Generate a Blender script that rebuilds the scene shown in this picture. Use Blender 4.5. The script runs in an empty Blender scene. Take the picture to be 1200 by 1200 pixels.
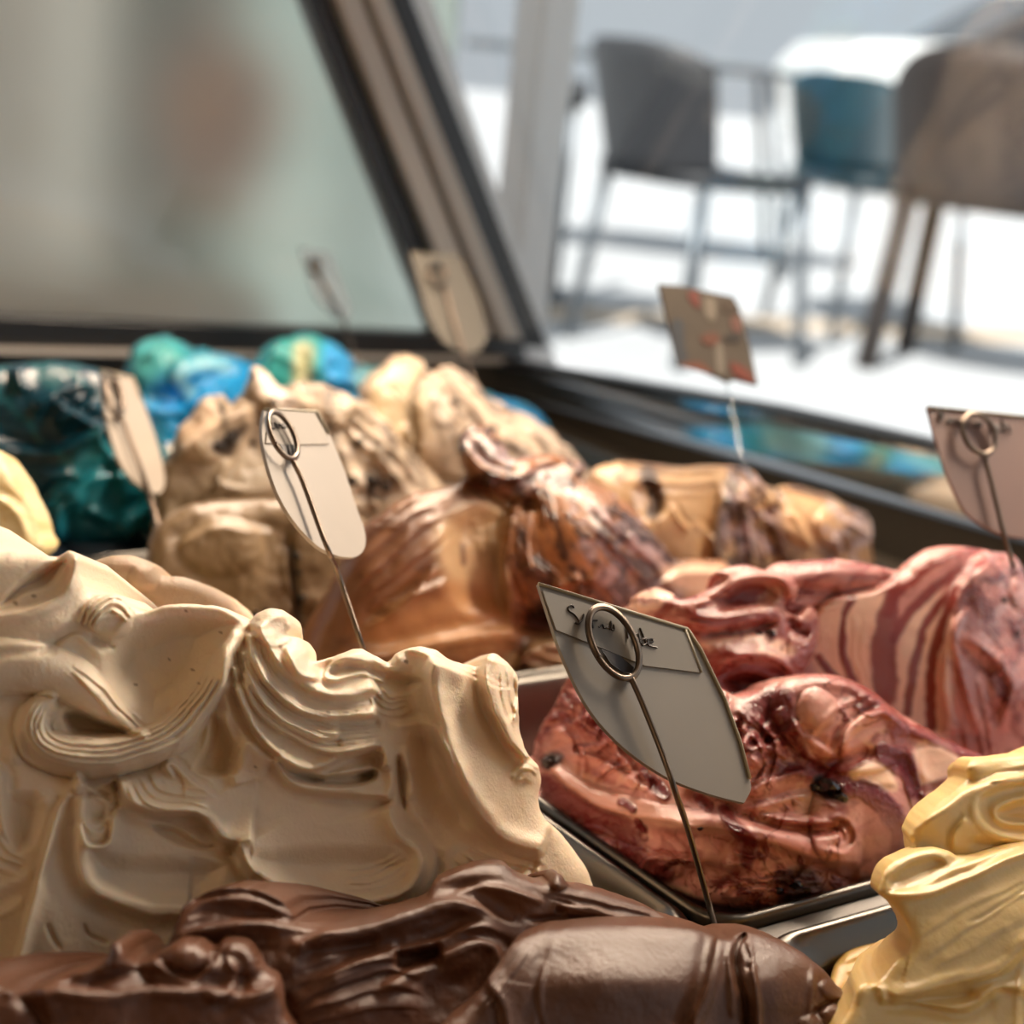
import bpy, math, random
import numpy as np
from mathutils import Vector, Matrix

# ------------------------------------------------------------------ camera
FPX = 2000.0                                  # focal length in pixels of the 1200 frame
PITCH, ROLL, CAMH = math.radians(15.03), math.radians(6.0), 0.25
cF = np.array([0, math.cos(PITCH), -math.sin(PITCH)])
_u0 = np.array([0, math.sin(PITCH), math.cos(PITCH)])
_r0 = np.array([1.0, 0, 0])
cR = math.cos(ROLL) * _r0 + math.sin(ROLL) * _u0
cU = -math.sin(ROLL) * _r0 + math.cos(ROLL) * _u0
cO = np.array([0, 0, CAMH])
scene = bpy.context.scene
cam_data = bpy.data.cameras.new('camera')
cam = bpy.data.objects.new('camera', cam_data)
scene.collection.objects.link(cam)
cam.matrix_world = Matrix(((cR[0], cU[0], -cF[0], cO[0]), (cR[1], cU[1], -cF[1], cO[1]),
                           (cR[2], cU[2], -cF[2], cO[2]), (0, 0, 0, 1)))
cam_data.sensor_width = 36
cam_data.lens = 36 * FPX / 1200
cam_data.clip_start = 0.02
cam_data.clip_end = 200
cam_data.dof.use_dof = True
cam_data.dof.focus_distance = 0.49
cam_data.dof.aperture_fstop = 9.0
scene.camera = cam

# ------------------------------------------------------------------ world, sun, lamps, exposure
world = bpy.data.worlds.new('world'); scene.world = world
world.use_nodes = True
wn = world.node_tree
bg = wn.nodes['Background']
bg.inputs['Color'].default_value = (0.86, 0.93, 1.0, 1)
bg.inputs['Strength'].default_value = 0.62

def light(name, kind, loc, target, energy, col, **kw):
    d = bpy.data.lights.new(name, kind); o = bpy.data.objects.new(name, d)
    scene.collection.objects.link(o)
    o.location = loc
    v = Vector(target) - Vector(loc)
    o.rotation_euler = v.to_track_quat('-Z', 'Y').to_euler()
    d.energy = energy; d.color = col
    for k, x in kw.items(): setattr(d, k, x)
    return o

# case frame: a runs away to the far left along the tub columns, b runs to the far right across them
AD = np.array([math.cos(math.radians(126)), math.sin(math.radians(126)), 0])
BD = np.array([math.cos(math.radians(36)), math.sin(math.radians(36)), 0])
ZD = np.array([0, 0, 1.0])
def ray(px, py):
    px = np.asarray(px, float)[..., None]; py = np.asarray(py, float)[..., None]
    return cF + cR * (px - 600) / FPX - cU * (py - 600) / FPX
_r = ray(840, 1090)
C0 = cO + _r * ((0 - CAMH) / _r[2])           # the corner where four tubs meet, on the rim plane z = 0
def W(a, b, z=0.0): return C0 + AD * a + BD * b + ZD * z
def hit(px, py, n, P):
    d = ray(px, py); t = np.dot(P - cO, n) / (d @ n)
    return cO + d * t[..., None] if np.ndim(t) else cO + d * t
def Pa(px, py, a): return hit(px, py, AD, W(a, 0))
def Pb(px, py, b): return hit(px, py, BD, W(0, b))
def Pz(px, py, z): return hit(px, py, ZD, np.array([0, 0, z]))
def Pd(px, py, D): return cO + ray(px, py) * D

sun = light('sun', 'SUN', (0, 0, 5), (0.9, 2.2, 5 - 2.6), 7.0, (1.0, 0.97, 0.92), angle=0.02)
# the case's own warm lamp strip under its top, along the customers' side
lp = W(0.33, 0.36, 0.43); lt = W(0.10, 0.02, 0.0)
strip = light('case_lamp', 'AREA', lp, lt, 11.5, (1.0, 0.79, 0.60), shape='RECTANGLE', size=0.7, size_y=0.08)
warm_fill = light('fill_lamp', 'AREA', (-0.9, -0.5, 1.2), (0.0, 0.6, 0.0), 4.5, (1.0, 0.68, 0.40), shape='DISK', size=0.5)  # added warm fill light, stands for no known fixture

scene.view_settings.view_transform = 'Standard'
scene.view_settings.look = 'None'
scene.view_settings.gamma = 1
scene.view_settings.exposure = 0.08
scene.view_settings.use_curve_mapping = False

# ------------------------------------------------------------------ materials
def mat(name, col, rough=0.5, metal=0.0, bump=0.0, scale=50, sss=0.0, var=0.0, coat=0.0):
    m = bpy.data.materials.new(name); m.use_nodes = True
    nt = m.node_tree; p = nt.nodes['Principled BSDF']
    p.inputs['Base Color'].default_value = (*col, 1)
    p.inputs['Roughness'].default_value = rough
    p.inputs['Metallic'].default_value = metal
    if coat: p.inputs['Coat Weight'].default_value = coat; p.inputs['Coat Roughness'].default_value = 0.1
    tc = nt.nodes.new('ShaderNodeTexCoord')
    nz = nt.nodes.new('ShaderNodeTexNoise'); nz.inputs['Scale'].default_value = scale; nz.inputs['Detail'].default_value = 5
    nt.links.new(tc.outputs['Object'], nz.inputs['Vector'])
    if var:
        mx = nt.nodes.new('ShaderNodeMixRGB'); mx.blend_type = 'MIX'
        mx.inputs['Color1'].default_value = (*[c * (1 - var) for c in col], 1)
        mx.inputs['Color2'].default_value = (*[min(1, c * (1 + var)) for c in col], 1)
        nt.links.new(nz.outputs['Fac'], mx.inputs['Fac']); nt.links.new(mx.outputs['Color'], p.inputs['Base Color'])
    if bump:
        b = nt.nodes.new('ShaderNodeBump'); b.inputs['Strength'].default_value = bump; b.inputs['Distance'].default_value = 0.001
        nt.links.new(nz.outputs['Fac'], b.inputs['Height']); nt.links.new(b.outputs['Normal'], p.inputs['Normal'])
    if sss:
        p.inputs['Subsurface Weight'].default_value = sss
        p.inputs['Subsurface Radius'].default_value = (1, .6, .35)
        p.inputs['Subsurface Scale'].default_value = 0.004
    return m

def gelato_mat(name, sss=0.35, rough=0.5, bump=0.25, grain=900, radius=(1, .6, .35), spec=0.4, sscale=0.0016):
    """colour and wetness are per-vertex attributes: flavour and syrup, plus some painted shade and sheen"""
    m = bpy.data.materials.new(name); m.use_nodes = True
    nt = m.node_tree; p = nt.nodes['Principled BSDF']; L = nt.links.new
    at = nt.nodes.new('ShaderNodeAttribute'); at.attribute_name = 'Col'
    L(at.outputs['Color'], p.inputs['Base Color'])
    wt = nt.nodes.new('ShaderNodeAttribute'); wt.attribute_name = 'Wet'
    mr = nt.nodes.new('ShaderNodeMapRange')
    mr.inputs['To Min'].default_value = rough; mr.inputs['To Max'].default_value = 0.09
    L(wt.outputs['Fac'], mr.inputs['Value']); L(mr.outputs['Result'], p.inputs['Roughness'])
    tc = nt.nodes.new('ShaderNodeTexCoord')
    nz = nt.nodes.new('ShaderNodeTexNoise'); nz.inputs['Scale'].default_value = grain; nz.inputs['Detail'].default_value = 6; nz.inputs['Roughness'].default_value = 0.65
    L(tc.outputs['Object'], nz.inputs['Vector'])
    b = nt.nodes.new('ShaderNodeBump'); b.inputs['Strength'].default_value = bump; b.inputs['Distance'].default_value = 0.0006
    L(nz.outputs['Fac'], b.inputs['Height'])
    n2 = nt.nodes.new('ShaderNodeTexNoise'); n2.inputs['Scale'].default_value = grain * 0.35; n2.inputs['Detail'].default_value = 3
    n2.inputs['Distortion'].default_value = 1.0
    L(tc.outputs['Object'], n2.inputs['Vector'])
    w3 = nt.nodes.new('ShaderNodeMath'); w3.operation = 'POWER'; w3.inputs[1].default_value = 3.0; L(wt.outputs['Fac'], w3.inputs[0])
    b2 = nt.nodes.new('ShaderNodeBump'); b2.inputs['Distance'].default_value = 0.0016
    L(w3.outputs[0], b2.inputs['Strength']); L(n2.outputs['Fac'], b2.inputs['Height'])
    L(b.outputs['Normal'], b2.inputs['Normal']); L(b2.outputs['Normal'], p.inputs['Normal'])
    p.inputs['Subsurface Weight'].default_value = sss
    p.inputs['Subsurface Radius'].default_value = radius
    p.inputs['Subsurface Scale'].default_value = sscale
    p.inputs['Specular IOR Level'].default_value = spec
    return m

M = {}
M['steel'] = mat('brushed_steel', (0.12, 0.112, 0.10), 0.30, 1.0, 0.05, 300)
M['steel_dark'] = mat('steel_inside', (0.20, 0.19, 0.18), 0.4, 1.0, 0.05, 300)
M['wire'] = mat('pin_wire', (0.17, 0.13, 0.10), 0.32, 1.0)
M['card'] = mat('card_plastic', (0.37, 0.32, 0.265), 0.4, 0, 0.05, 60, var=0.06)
M['card_shaded'] = mat('card_plastic_shaded', (0.28, 0.25, 0.21), 0.4, 0, 0.05, 60, var=0.06)  # card plastic darkened: the front card's backlit shade is in the colour
M['band_shaded'] = mat('card_paper_shaded', (0.25, 0.225, 0.19), 0.6, 0, 0.05, 60, var=0.06)  # paper band darkened the same way for the shaded front card
M['card_far'] = mat('card_plastic_dimmed', (0.14, 0.125, 0.10), 0.6)  # card plastic darkened further to offset the nearby case lamp
M['card_band'] = mat('card_paper', (0.32, 0.275, 0.225), 0.6, 0, 0.05, 60, var=0.06)
M['card_edge'] = mat('card_edge', (0.42, 0.37, 0.26), 0.4)
M['card_pink'] = mat('card_rose', (0.27, 0.165, 0.14), 0.5, 0, 0.05, 60, var=0.06)
M['ink'] = mat('ink', (0.035, 0.025, 0.02), 0.5)
M['black'] = mat('black_frame', (0.016, 0.016, 0.017), 0.35, 0, 0.02)
M['darkwall'] = mat('dark_case_wall', (0.050, 0.040, 0.028), 0.45, 0, 0.1, 200, var=0.2)
M['greybar'] = mat('grey_bar', (0.52, 0.46, 0.40), 0.45, 0.2)
M['mirror'] = mat('polished_strip', (0.75, 0.78, 0.80), 0.08, 1.0, 0.03, 40)
M['post'] = mat('post_paint', (0.86, 0.86, 0.85), 0.5, 0, 0.05, 30)
M['paving'] = mat('sunlit_paving', (0.62, 0.63, 0.64), 0.8, 0, 0.3, 8, var=0.10)
M['kerb'] = mat('tan_kerb', (0.62, 0.50, 0.38), 0.8, 0, 0.2, 20, var=0.1)
M['shell'] = mat('grey_shell', (0.034, 0.035, 0.040), 0.55, 0, 0.2, 80)
M['leg'] = mat('grey_leg', (0.16, 0.18, 0.20), 0.4, 0.5)
M['teal'] = mat('teal_seat', (0.006, 0.028, 0.04), 0.45, 0, 0.2, 80)
M['rattan'] = mat('brown_rattan', (0.034, 0.026, 0.023), 0.6, 0, 0.8, 60, var=0.6)
M['tabletop'] = mat('table_top', (0.09, 0.10, 0.11), 0.4)
M['white'] = mat('white_paint', (0.82, 0.82, 0.80), 0.3, coat=0.5)
M['carglass'] = mat('dark_glass', (0.03, 0.035, 0.04), 0.1)
M['tyre'] = mat('tyre', (0.02, 0.02, 0.02), 0.8)
M['navy'] = mat('navy_paint', (0.02, 0.035, 0.07), 0.5)
M['tealwall'] = mat('teal_render', (0.26, 0.31, 0.285), 0.7, 0, 0.2, 6, var=0.25)
M['browncol'] = mat('brown_grey_render', (0.12, 0.108, 0.095), 0.8, 0, 0.2, 6, var=0.3)
M['palecol'] = mat('pale_render', (0.27, 0.26, 0.235), 0.7, 0, 0.2, 6, var=0.1)
M['tan'] = mat('tan_wood', (0.48, 0.36, 0.26), 0.6, 0, 0.2, 12, var=0.2)
M['salmon'] = mat('salmon_fabric', (0.46, 0.26, 0.19), 0.7, 0, 0.3, 40, var=0.15)
M['cream_plain'] = mat('blocker_and_wall_paint', (0.38, 0.27, 0.17), 0.9)

_nt = M['rattan'].node_tree                   # coarse upright weave
_mp = _nt.nodes.new('ShaderNodeMapping'); _mp.inputs['Scale'].default_value = (1, 1, .22)
_nz = [n for n in _nt.nodes if n.type == 'TEX_NOISE'][0]; _nz.inputs['Scale'].default_value = 16
_tc = [n for n in _nt.nodes if n.type == 'TEX_COORD'][0]
_nt.links.new(_tc.outputs['Object'], _mp.inputs['Vector']); _nt.links.new(_mp.outputs['Vector'], _nz.inputs['Vector'])

def glass_mat(name, tint, gloss_rough=0.02, haze=0.0):
    m = bpy.data.materials.new(name); m.use_nodes = True
    nt = m.node_tree; nt.nodes.clear(); L = nt.links.new
    out = nt.nodes.new('ShaderNodeOutputMaterial')
    tr = nt.nodes.new('ShaderNodeBsdfTransparent'); tr.inputs['Color'].default_value = (*tint, 1)
    gl = nt.nodes.new('ShaderNodeBsdfGlossy'); gl.inputs['Roughness'].default_value = gloss_rough
    lw = nt.nodes.new('ShaderNodeLayerWeight'); lw.inputs['Blend'].default_value = 0.5
    pw = nt.nodes.new('ShaderNodeMath'); pw.operation = 'POWER'; pw.inputs[1].default_value = 4.0; L(lw.outputs['Facing'], pw.inputs[0])
    fr = nt.nodes.new('ShaderNodeMath'); fr.operation = 'MULTIPLY_ADD'; fr.inputs[1].default_value = 0.8; fr.inputs[2].default_value = 0.03; L(pw.outputs[0], fr.inputs[0])
    mx = nt.nodes.new('ShaderNodeMixShader')
    L(fr.outputs[0], mx.inputs[0]); L(tr.outputs[0], mx.inputs[1]); L(gl.outputs[0], mx.inputs[2])
    last = mx.outputs[0]
    if haze:
        df = nt.nodes.new('ShaderNodeBsdfDiffuse'); df.inputs['Color'].default_value = (.6, .58, .52, 1)
        m2 = nt.nodes.new('ShaderNodeMixShader'); m2.inputs[0].default_value = haze
        L(last, m2.inputs[1]); L(df.outputs[0], m2.inputs[2]); last = m2.outputs[0]
    L(last, out.inputs['Surface'])
    return m
M['pane'] = glass_mat('blurring_glass', (0.86, 0.92, 0.90), 0.05, 0.08)
_n = M['pane'].node_tree                       # rough refraction added to the pane to blur what lies behind
_rf = _n.nodes.new('ShaderNodeBsdfRefraction'); _rf.inputs['IOR'].default_value = 1.4; _rf.inputs['Roughness'].default_value = 0.28; _rf.inputs['Color'].default_value = (.93, .96, .95, 1)
for l in list(_n.links):
    if l.from_node.type == 'BSDF_TRANSPARENT': _n.links.new(_rf.outputs[0], l.to_socket)
M['clear'] = glass_mat('clear_glass', (0.97, 0.98, 0.98))

# ------------------------------------------------------------------ object helpers
def link(name, me, material=None, parent=None, smooth=False):
    o = bpy.data.objects.new(name, me); scene.collection.objects.link(o)
    if material is not None: me.materials.append(material)
    if parent is not None: o.parent = parent
    if smooth: me.polygons.foreach_set('use_smooth', [True] * len(me.polygons))
    return o
def tag(o, label, cat, group=None):
    o['label'] = label; o['category'] = cat
    if group: o['group'] = group
    return o
def struct(o): o['kind'] = 'structure'; return o
def empty(name, loc=(0, 0, 0)):
    o = bpy.data.objects.new(name, None); scene.collection.objects.link(o)
    o.empty_display_size = 0.02
    o.location = tuple(loc); return o

class MB:
    """collects verts and faces, links them as one mesh"""
    def __init__(s): s.v = []; s.f = []
    def add(s, vs, fs):
        k = len(s.v); s.v += [tuple(map(float, p)) for p in vs]; s.f += [tuple(i + k for i in f) for f in fs]; return s
    def prism(s, poly, off):
        """poly: world points of a planar outline; off: extrusion vector"""
        n = len(poly); off = np.array(off)
        vs = [np.array(p) for p in poly] + [np.array(p) + off for p in poly]
        fs = [tuple(range(n))[::-1], tuple(range(n, 2 * n))] + [(i, (i + 1) % n, n + (i + 1) % n, n + i) for i in range(n)]
        return s.add(vs, fs)
    def box(s, c, ax, ay, az, sx, sy, sz):
        c = np.array(c); ax, ay, az = map(np.array, (ax, ay, az))
        q = [c + ax * sx * i / 2 + ay * sy * j / 2 - az * sz / 2 for i, j in ((-1, -1), (1, -1), (1, 1), (-1, 1))]
        return s.prism(q, az * sz)
    def tube(s, pts, r, n=10, closed=False):
        pts = [np.array(p, float) for p in pts]; m = len(pts)
        rr = r if hasattr(r, '__len__') else [r] * m
        t0 = pts[1] - pts[0]; t0 /= np.linalg.norm(t0)
        u = np.cross(t0, [0.3, 0.2, 1.0]); u /= np.linalg.norm(u)
        vs = []
        for i, p in enumerate(pts):
            if closed: t = pts[(i + 1) % m] - pts[i - 1]
            else: t = pts[min(i + 1, m - 1)] - pts[max(i - 1, 0)]
            t /= max(np.linalg.norm(t), 1e-9)
            u = u - t * (u @ t); u /= np.linalg.norm(u); w = np.cross(t, u)
            for k in range(n):
                a = 2 * math.pi * k / n
                vs.append(p + (u * math.cos(a) + w * math.sin(a)) * rr[i])
        fs = []
        for i in range(m if closed else m - 1):
            j = (i + 1) % m
            for k in range(n):
                k2 = (k + 1) % n
                fs.append((i * n + k, i * n + k2, j * n + k2, j * n + k))
        if not closed:
            fs.append(tuple(range(n))[::-1]); fs.append(tuple((m - 1) * n + k for k in range(n)))
        return s.add(vs, fs)
    def build(s, name, material=None, parent=None, smooth=False, bevel=0.0):
        me = bpy.data.meshes.new(name)
        v = s.v
        if parent is not None:
            o = parent.location; v = [(p[0] - o[0], p[1] - o[1], p[2] - o[2]) for p in v]
        me.from_pydata(v, [], s.f); me.update()
        ob = link(name, me, material, parent, smooth)
        if bevel:
            b = ob.modifiers.new('bevel', 'BEVEL'); b.width = bevel; b.segments = 2; b.limit_method = 'ANGLE'
        return ob

def spline(pts, n=12, closed=False):
    """Catmull-Rom through any-dimension points"""
    P = np.array(pts, float)
    if closed: Q = np.vstack([P[-1], P, P[0], P[1]])
    else: Q = np.vstack([2 * P[0] - P[1], P, 2 * P[-1] - P[-2]])
    out = []
    for i in range(1, len(Q) - 2):
        a, b, c, d = Q[i - 1], Q[i], Q[i + 1], Q[i + 2]
        for t in np.linspace(0, 1, n, endpoint=False):
            out.append(0.5 * ((2 * b) + (c - a) * t + (2 * a - 5 * b + 4 * c - d) * t * t + (3 * b - a - 3 * c + d) * t ** 3))
    if not closed: out.append(P[-1])
    return np.array(out)

# ------------------------------------------------------------------ numpy noise
_tab = {}
def vnoise(x, y, seed=0):
    if seed not in _tab: _tab[seed] = np.random.RandomState(seed).rand(256, 256)
    T = _tab[seed]
    xi = np.floor(x).astype(int); yi = np.floor(y).astype(int)
    fx = x - xi; fy = y - yi
    fx = fx * fx * (3 - 2 * fx); fy = fy * fy * (3 - 2 * fy)
    a = T[xi & 255, yi & 255]; b = T[(xi + 1) & 255, yi & 255]; c = T[xi & 255, (yi + 1) & 255]; d = T[(xi + 1) & 255, (yi + 1) & 255]
    return (a * (1 - fx) + b * fx) * (1 - fy) + (c * (1 - fx) + d * fx) * fy
def fbm(x, y, s, seed=0, octv=4, gain=0.5):
    r = 0; a = 1; tot = 0; k = 1.0 / s
    for i in range(octv):
        r = r + a * vnoise(x * k + 17.3 * i, y * k - 9.1 * i, seed + i); tot += a; a *= gain; k *= 2.03
    return r / tot * 2 - 1
def sstep(x, a, b):
    t = np.clip((x - a) / (b - a), 0, 1); return t * t * (3 - 2 * t)

def poly_sd(P, X, Y):
    """signed distance in px, positive inside"""
    d2 = np.full(X.shape, 1e12); ins = np.zeros(X.shape, bool)
    nx = np.zeros(X.shape); ny = np.zeros(X.shape)
    n = len(P)
    for i in range(n):
        x0, y0 = P[i]; x1, y1 = P[(i + 1) % n]
        dx, dy = x1 - x0, y1 - y0; L2 = dx * dx + dy * dy + 1e-9
        t = np.clip(((X - x0) * dx + (Y - y0) * dy) / L2, 0, 1)
        qx = x0 + t * dx; qy = y0 + t * dy
        e = (X - qx) ** 2 + (Y - qy) ** 2
        m = e < d2
        d2 = np.where(m, e, d2); nx = np.where(m, qx, nx); ny = np.where(m, qy, ny)
        if y0 != y1:
            c = ((y0 > Y) != (y1 > Y)) & (X < dx * (Y - y0) / (dy if dy else 1e-9) + x0)
            ins ^= c
    d = np.sqrt(d2)
    return np.where(ins, d, -d), nx, ny

def line_sd(P, X, Y):
    """distance, signed side (right of travel on screen positive), arc fraction"""
    best = np.full(X.shape, 1e12); side = np.zeros(X.shape); S = np.zeros(X.shape)
    seg = np.hypot(*np.diff(P, axis=0).T); cum = np.concatenate([[0], np.cumsum(seg)]); tot = cum[-1]
    for i in range(len(P) - 1):
        x0, y0 = P[i]; dx, dy = P[i + 1] - P[i]; L2 = dx * dx + dy * dy + 1e-9
        t = np.clip(((X - x0) * dx + (Y - y0) * dy) / L2, 0, 1)
        ex = X - x0 - t * dx; ey = Y - y0 - t * dy
        e = ex * ex + ey * ey
        m = e < best
        best = np.where(m, e, best)
        side = np.where(m, np.sign(dx * (Y - y0) - dy * (X - x0)), side)
        S = np.where(m, (cum[i] + t * seg[i]) / tot, S)
    return np.sqrt(best), side, S

# ------------------------------------------------------------------ gelato body
# A body is a scraped surface with real depth: reference faces that stand in the tub (planes leaning back),
# brushes raise ridges, folds, hollows and spatula combing on it, a rounded rim turns away at its outline
# and a closed back runs down behind it.  Brush units are millimetre-like pixels at the body's own distance.
def refdepth(X, Y, faces, k):
    D = None
    r = ray(X, Y)
    for (kind, off, lean) in faces:
        l = math.radians(lean)
        if kind == 'a': ax = AD; P = C0 + AD * off
        elif kind == 'b': ax = BD; P = C0 + BD * off
        elif kind == 'r': ax = -BD; P = C0 + BD * off
        else: ax = AD; P = C0 + ZD * off
        n = -ax * math.sin(l) + ZD * math.cos(l)
        t = np.dot(P - cO, n) / (r @ n)
        t = np.where(t > 0, t, 5)
        if D is None: D = t
        else:                                   # smooth maximum
            h = np.clip(0.5 + 0.5 * (t - D) / k, 0, 1)
            D = D * (1 - h) + t * h + k * h * (1 - h)
    return D

def brushes(H, X, Y, ops):
    for op in ops:
        kind = op[0]
        if kind in 'retgcs':
            pts, w, h = op[1], op[2], op[3]
            P = spline(pts, 8) if len(pts) > 2 else np.array(pts, float)
            wm = max(w) if hasattr(w, '__len__') else w
            reach = wm * {'r': 2.6, 'e': 6.5, 't': 1.1, 'g': 2.6, 'c': 1.1, 's': 5}[kind]
            x0, y0 = P.min(0) - reach; x1, y1 = P.max(0) + reach
            m = (X > x0) & (X < x1) & (Y > y0) & (Y < y1)
            if not m.any(): continue
            x = X[m]; y = Y[m]
            d, sd, s = line_sd(P, x, y)
            ww = np.interp(s, np.linspace(0, 1, len(w)), w) if hasattr(w, '__len__') else w
            u = d * sd / ww
            tp = op[5] if len(op) > 5 else 0.18
            taper = sstep(s, 0, tp) * (1 - sstep(s, 1 - tp, 1)) if tp else 1.0
            if hasattr(h, '__len__'): h = np.interp(s, np.linspace(0, 1, len(h)), h)
            if kind == 'r': v = h * np.exp(-u * u)
            elif kind == 't': v = h * np.sqrt(np.clip(1 - u * u, 0, 1))
            elif kind == 'g': v = -h * np.exp(-u * u)
            elif kind == 's': v = h * sstep(u, -1, 1) * np.exp(-np.clip(u - 1, 0, None) * 0.9)
            elif kind == 'e':
                hi = np.exp(-np.clip(u, 0, None) * 0.75) * (1 + 0.25 * np.exp(-(u - .35) ** 2 / .08))
                lo = np.exp(-(np.clip(-u, 0, None) / 0.22) ** 2)
                v = h * np.where(u >= 0, hi, lo) * np.where(u >= 0, 1, 1) - 0.35 * h * np.exp(-((u + 0.75) / 0.45) ** 2)
            elif kind == 'c':
                n = op[4] if len(op) > 4 else 4
                ph = u * n / 2 + 0.45 * fbm(s * 2.5 * 10, u * 1.2 * 10, 10, 5, 2)
                fr = ph - np.floor(ph)
                saw = np.where(fr < 0.75, fr / 0.75, (1 - fr) / 0.25)
                amp = 0.55 + 0.6 * vnoise(np.floor(ph) * 1.7 + 3, s * 4, 9)
                v = h * saw * amp * np.clip(1 - np.abs(u) ** 4, 0, 1)
            H[m] += v * taper
        elif kind == 'B':                       # blob: cx, cy, rx, ry, angle, h
            _, cx, cy, rx, ry, ang, h = op
            c, s_ = math.cos(math.radians(ang)), math.sin(math.radians(ang))
            dx = X - cx; dy = Y - cy
            q = ((dx * c + dy * s_) / rx) ** 2 + ((-dx * s_ + dy * c) / ry) ** 2
            H += h * np.exp(-q * 1.2)
        elif kind == 'O':                       # hard-edged dome
            _, cx, cy, rx, ry, ang, h = op
            c, s_ = math.cos(math.radians(ang)), math.sin(math.radians(ang))
            dx = X - cx; dy = Y - cy
            q = ((dx * c + dy * s_) / rx) ** 2 + ((-dx * s_ + dy * c) / ry) ** 2
            H += h * np.sqrt(np.clip(1 - q, 0, 1))
        elif kind == 'D':                       # polygon dish or plate: pts, h, softness
            _, pts, h, w = op
            sd, _, _ = poly_sd(spline(pts, 6, True), X, Y)
            H += h * sstep(sd, 0, w)
    return H

def paint(C, Wt, X, Y, ops):
    for op in ops:
        k = op[0]
        if k == 'p':                            # stroke: pts, width, colour, alpha, soft, wet
            pts, w, col, al = op[1:5]; soft = op[5] if len(op) > 5 else 0.35; wet = op[6] if len(op) > 6 else None
            P = spline(pts, 8) if len(pts) > 2 else np.array(pts, float)
            wm = max(w) if hasattr(w, '__len__') else w
            x0, y0 = P.min(0) - wm * 1.8; x1, y1 = P.max(0) + wm * 1.8
            m = (X > x0) & (X < x1) & (Y > y0) & (Y < y1)
            if not m.any(): continue
            d, sd, s = line_sd(P, X[m], Y[m])
            ww = np.interp(s, np.linspace(0, 1, len(w)), w) if hasattr(w, '__len__') else w
            f = al * (1 - sstep(d / ww, 1 - soft, 1 + soft))
            C[m] = C[m] * (1 - f[:, None]) + np.array(col) * f[:, None]
            if wet is not None: Wt[m] = Wt[m] * (1 - f) + wet * f
        elif k == 'P':                          # polygon: pts, colour, alpha, soft px, wet
            pts, col, al, soft = op[1:5]; wet = op[5] if len(op) > 5 else None
            sd, _, _ = poly_sd(spline(pts, 6, True), X, Y)
            f = al * sstep(sd, -soft, soft)
            C[:] = C * (1 - f[..., None]) + np.array(col) * f[..., None]
            if wet is not None: Wt[:] = Wt * (1 - f) + wet * f
        elif k == 'm':                          # marbling: colour, scale, threshold, soft, alpha, seed, angle, stretch, region, wet
            col, sc, th, soft, al, seed, ang, st = op[1:9]
            reg = op[9] if len(op) > 9 else None; wet = op[10] if len(op) > 10 else None
            c, s_ = math.cos(math.radians(ang)), math.sin(math.radians(ang))
            u = (X * c + Y * s_) / st; v = -X * s_ + Y * c
            wx = fbm(X, Y, sc * 1.6, seed + 40, 3) * sc * 0.9; wy = fbm(X, Y, sc * 1.6, seed + 50, 3) * sc * 0.9
            n = 1 - np.abs(fbm(u + wx, v + wy, sc, seed, 4)) * 1.55
            f = al * sstep(n, th - soft, th + soft)
            if reg is not None:
                sd, _, _ = poly_sd(spline(reg, 6, True), X, Y); f = f * sstep(sd, -8, 8)
            C[:] = C * (1 - f[..., None]) + np.array(col) * f[..., None]
            if wet is not None: Wt[:] = Wt * (1 - f) + wet * f

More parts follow.
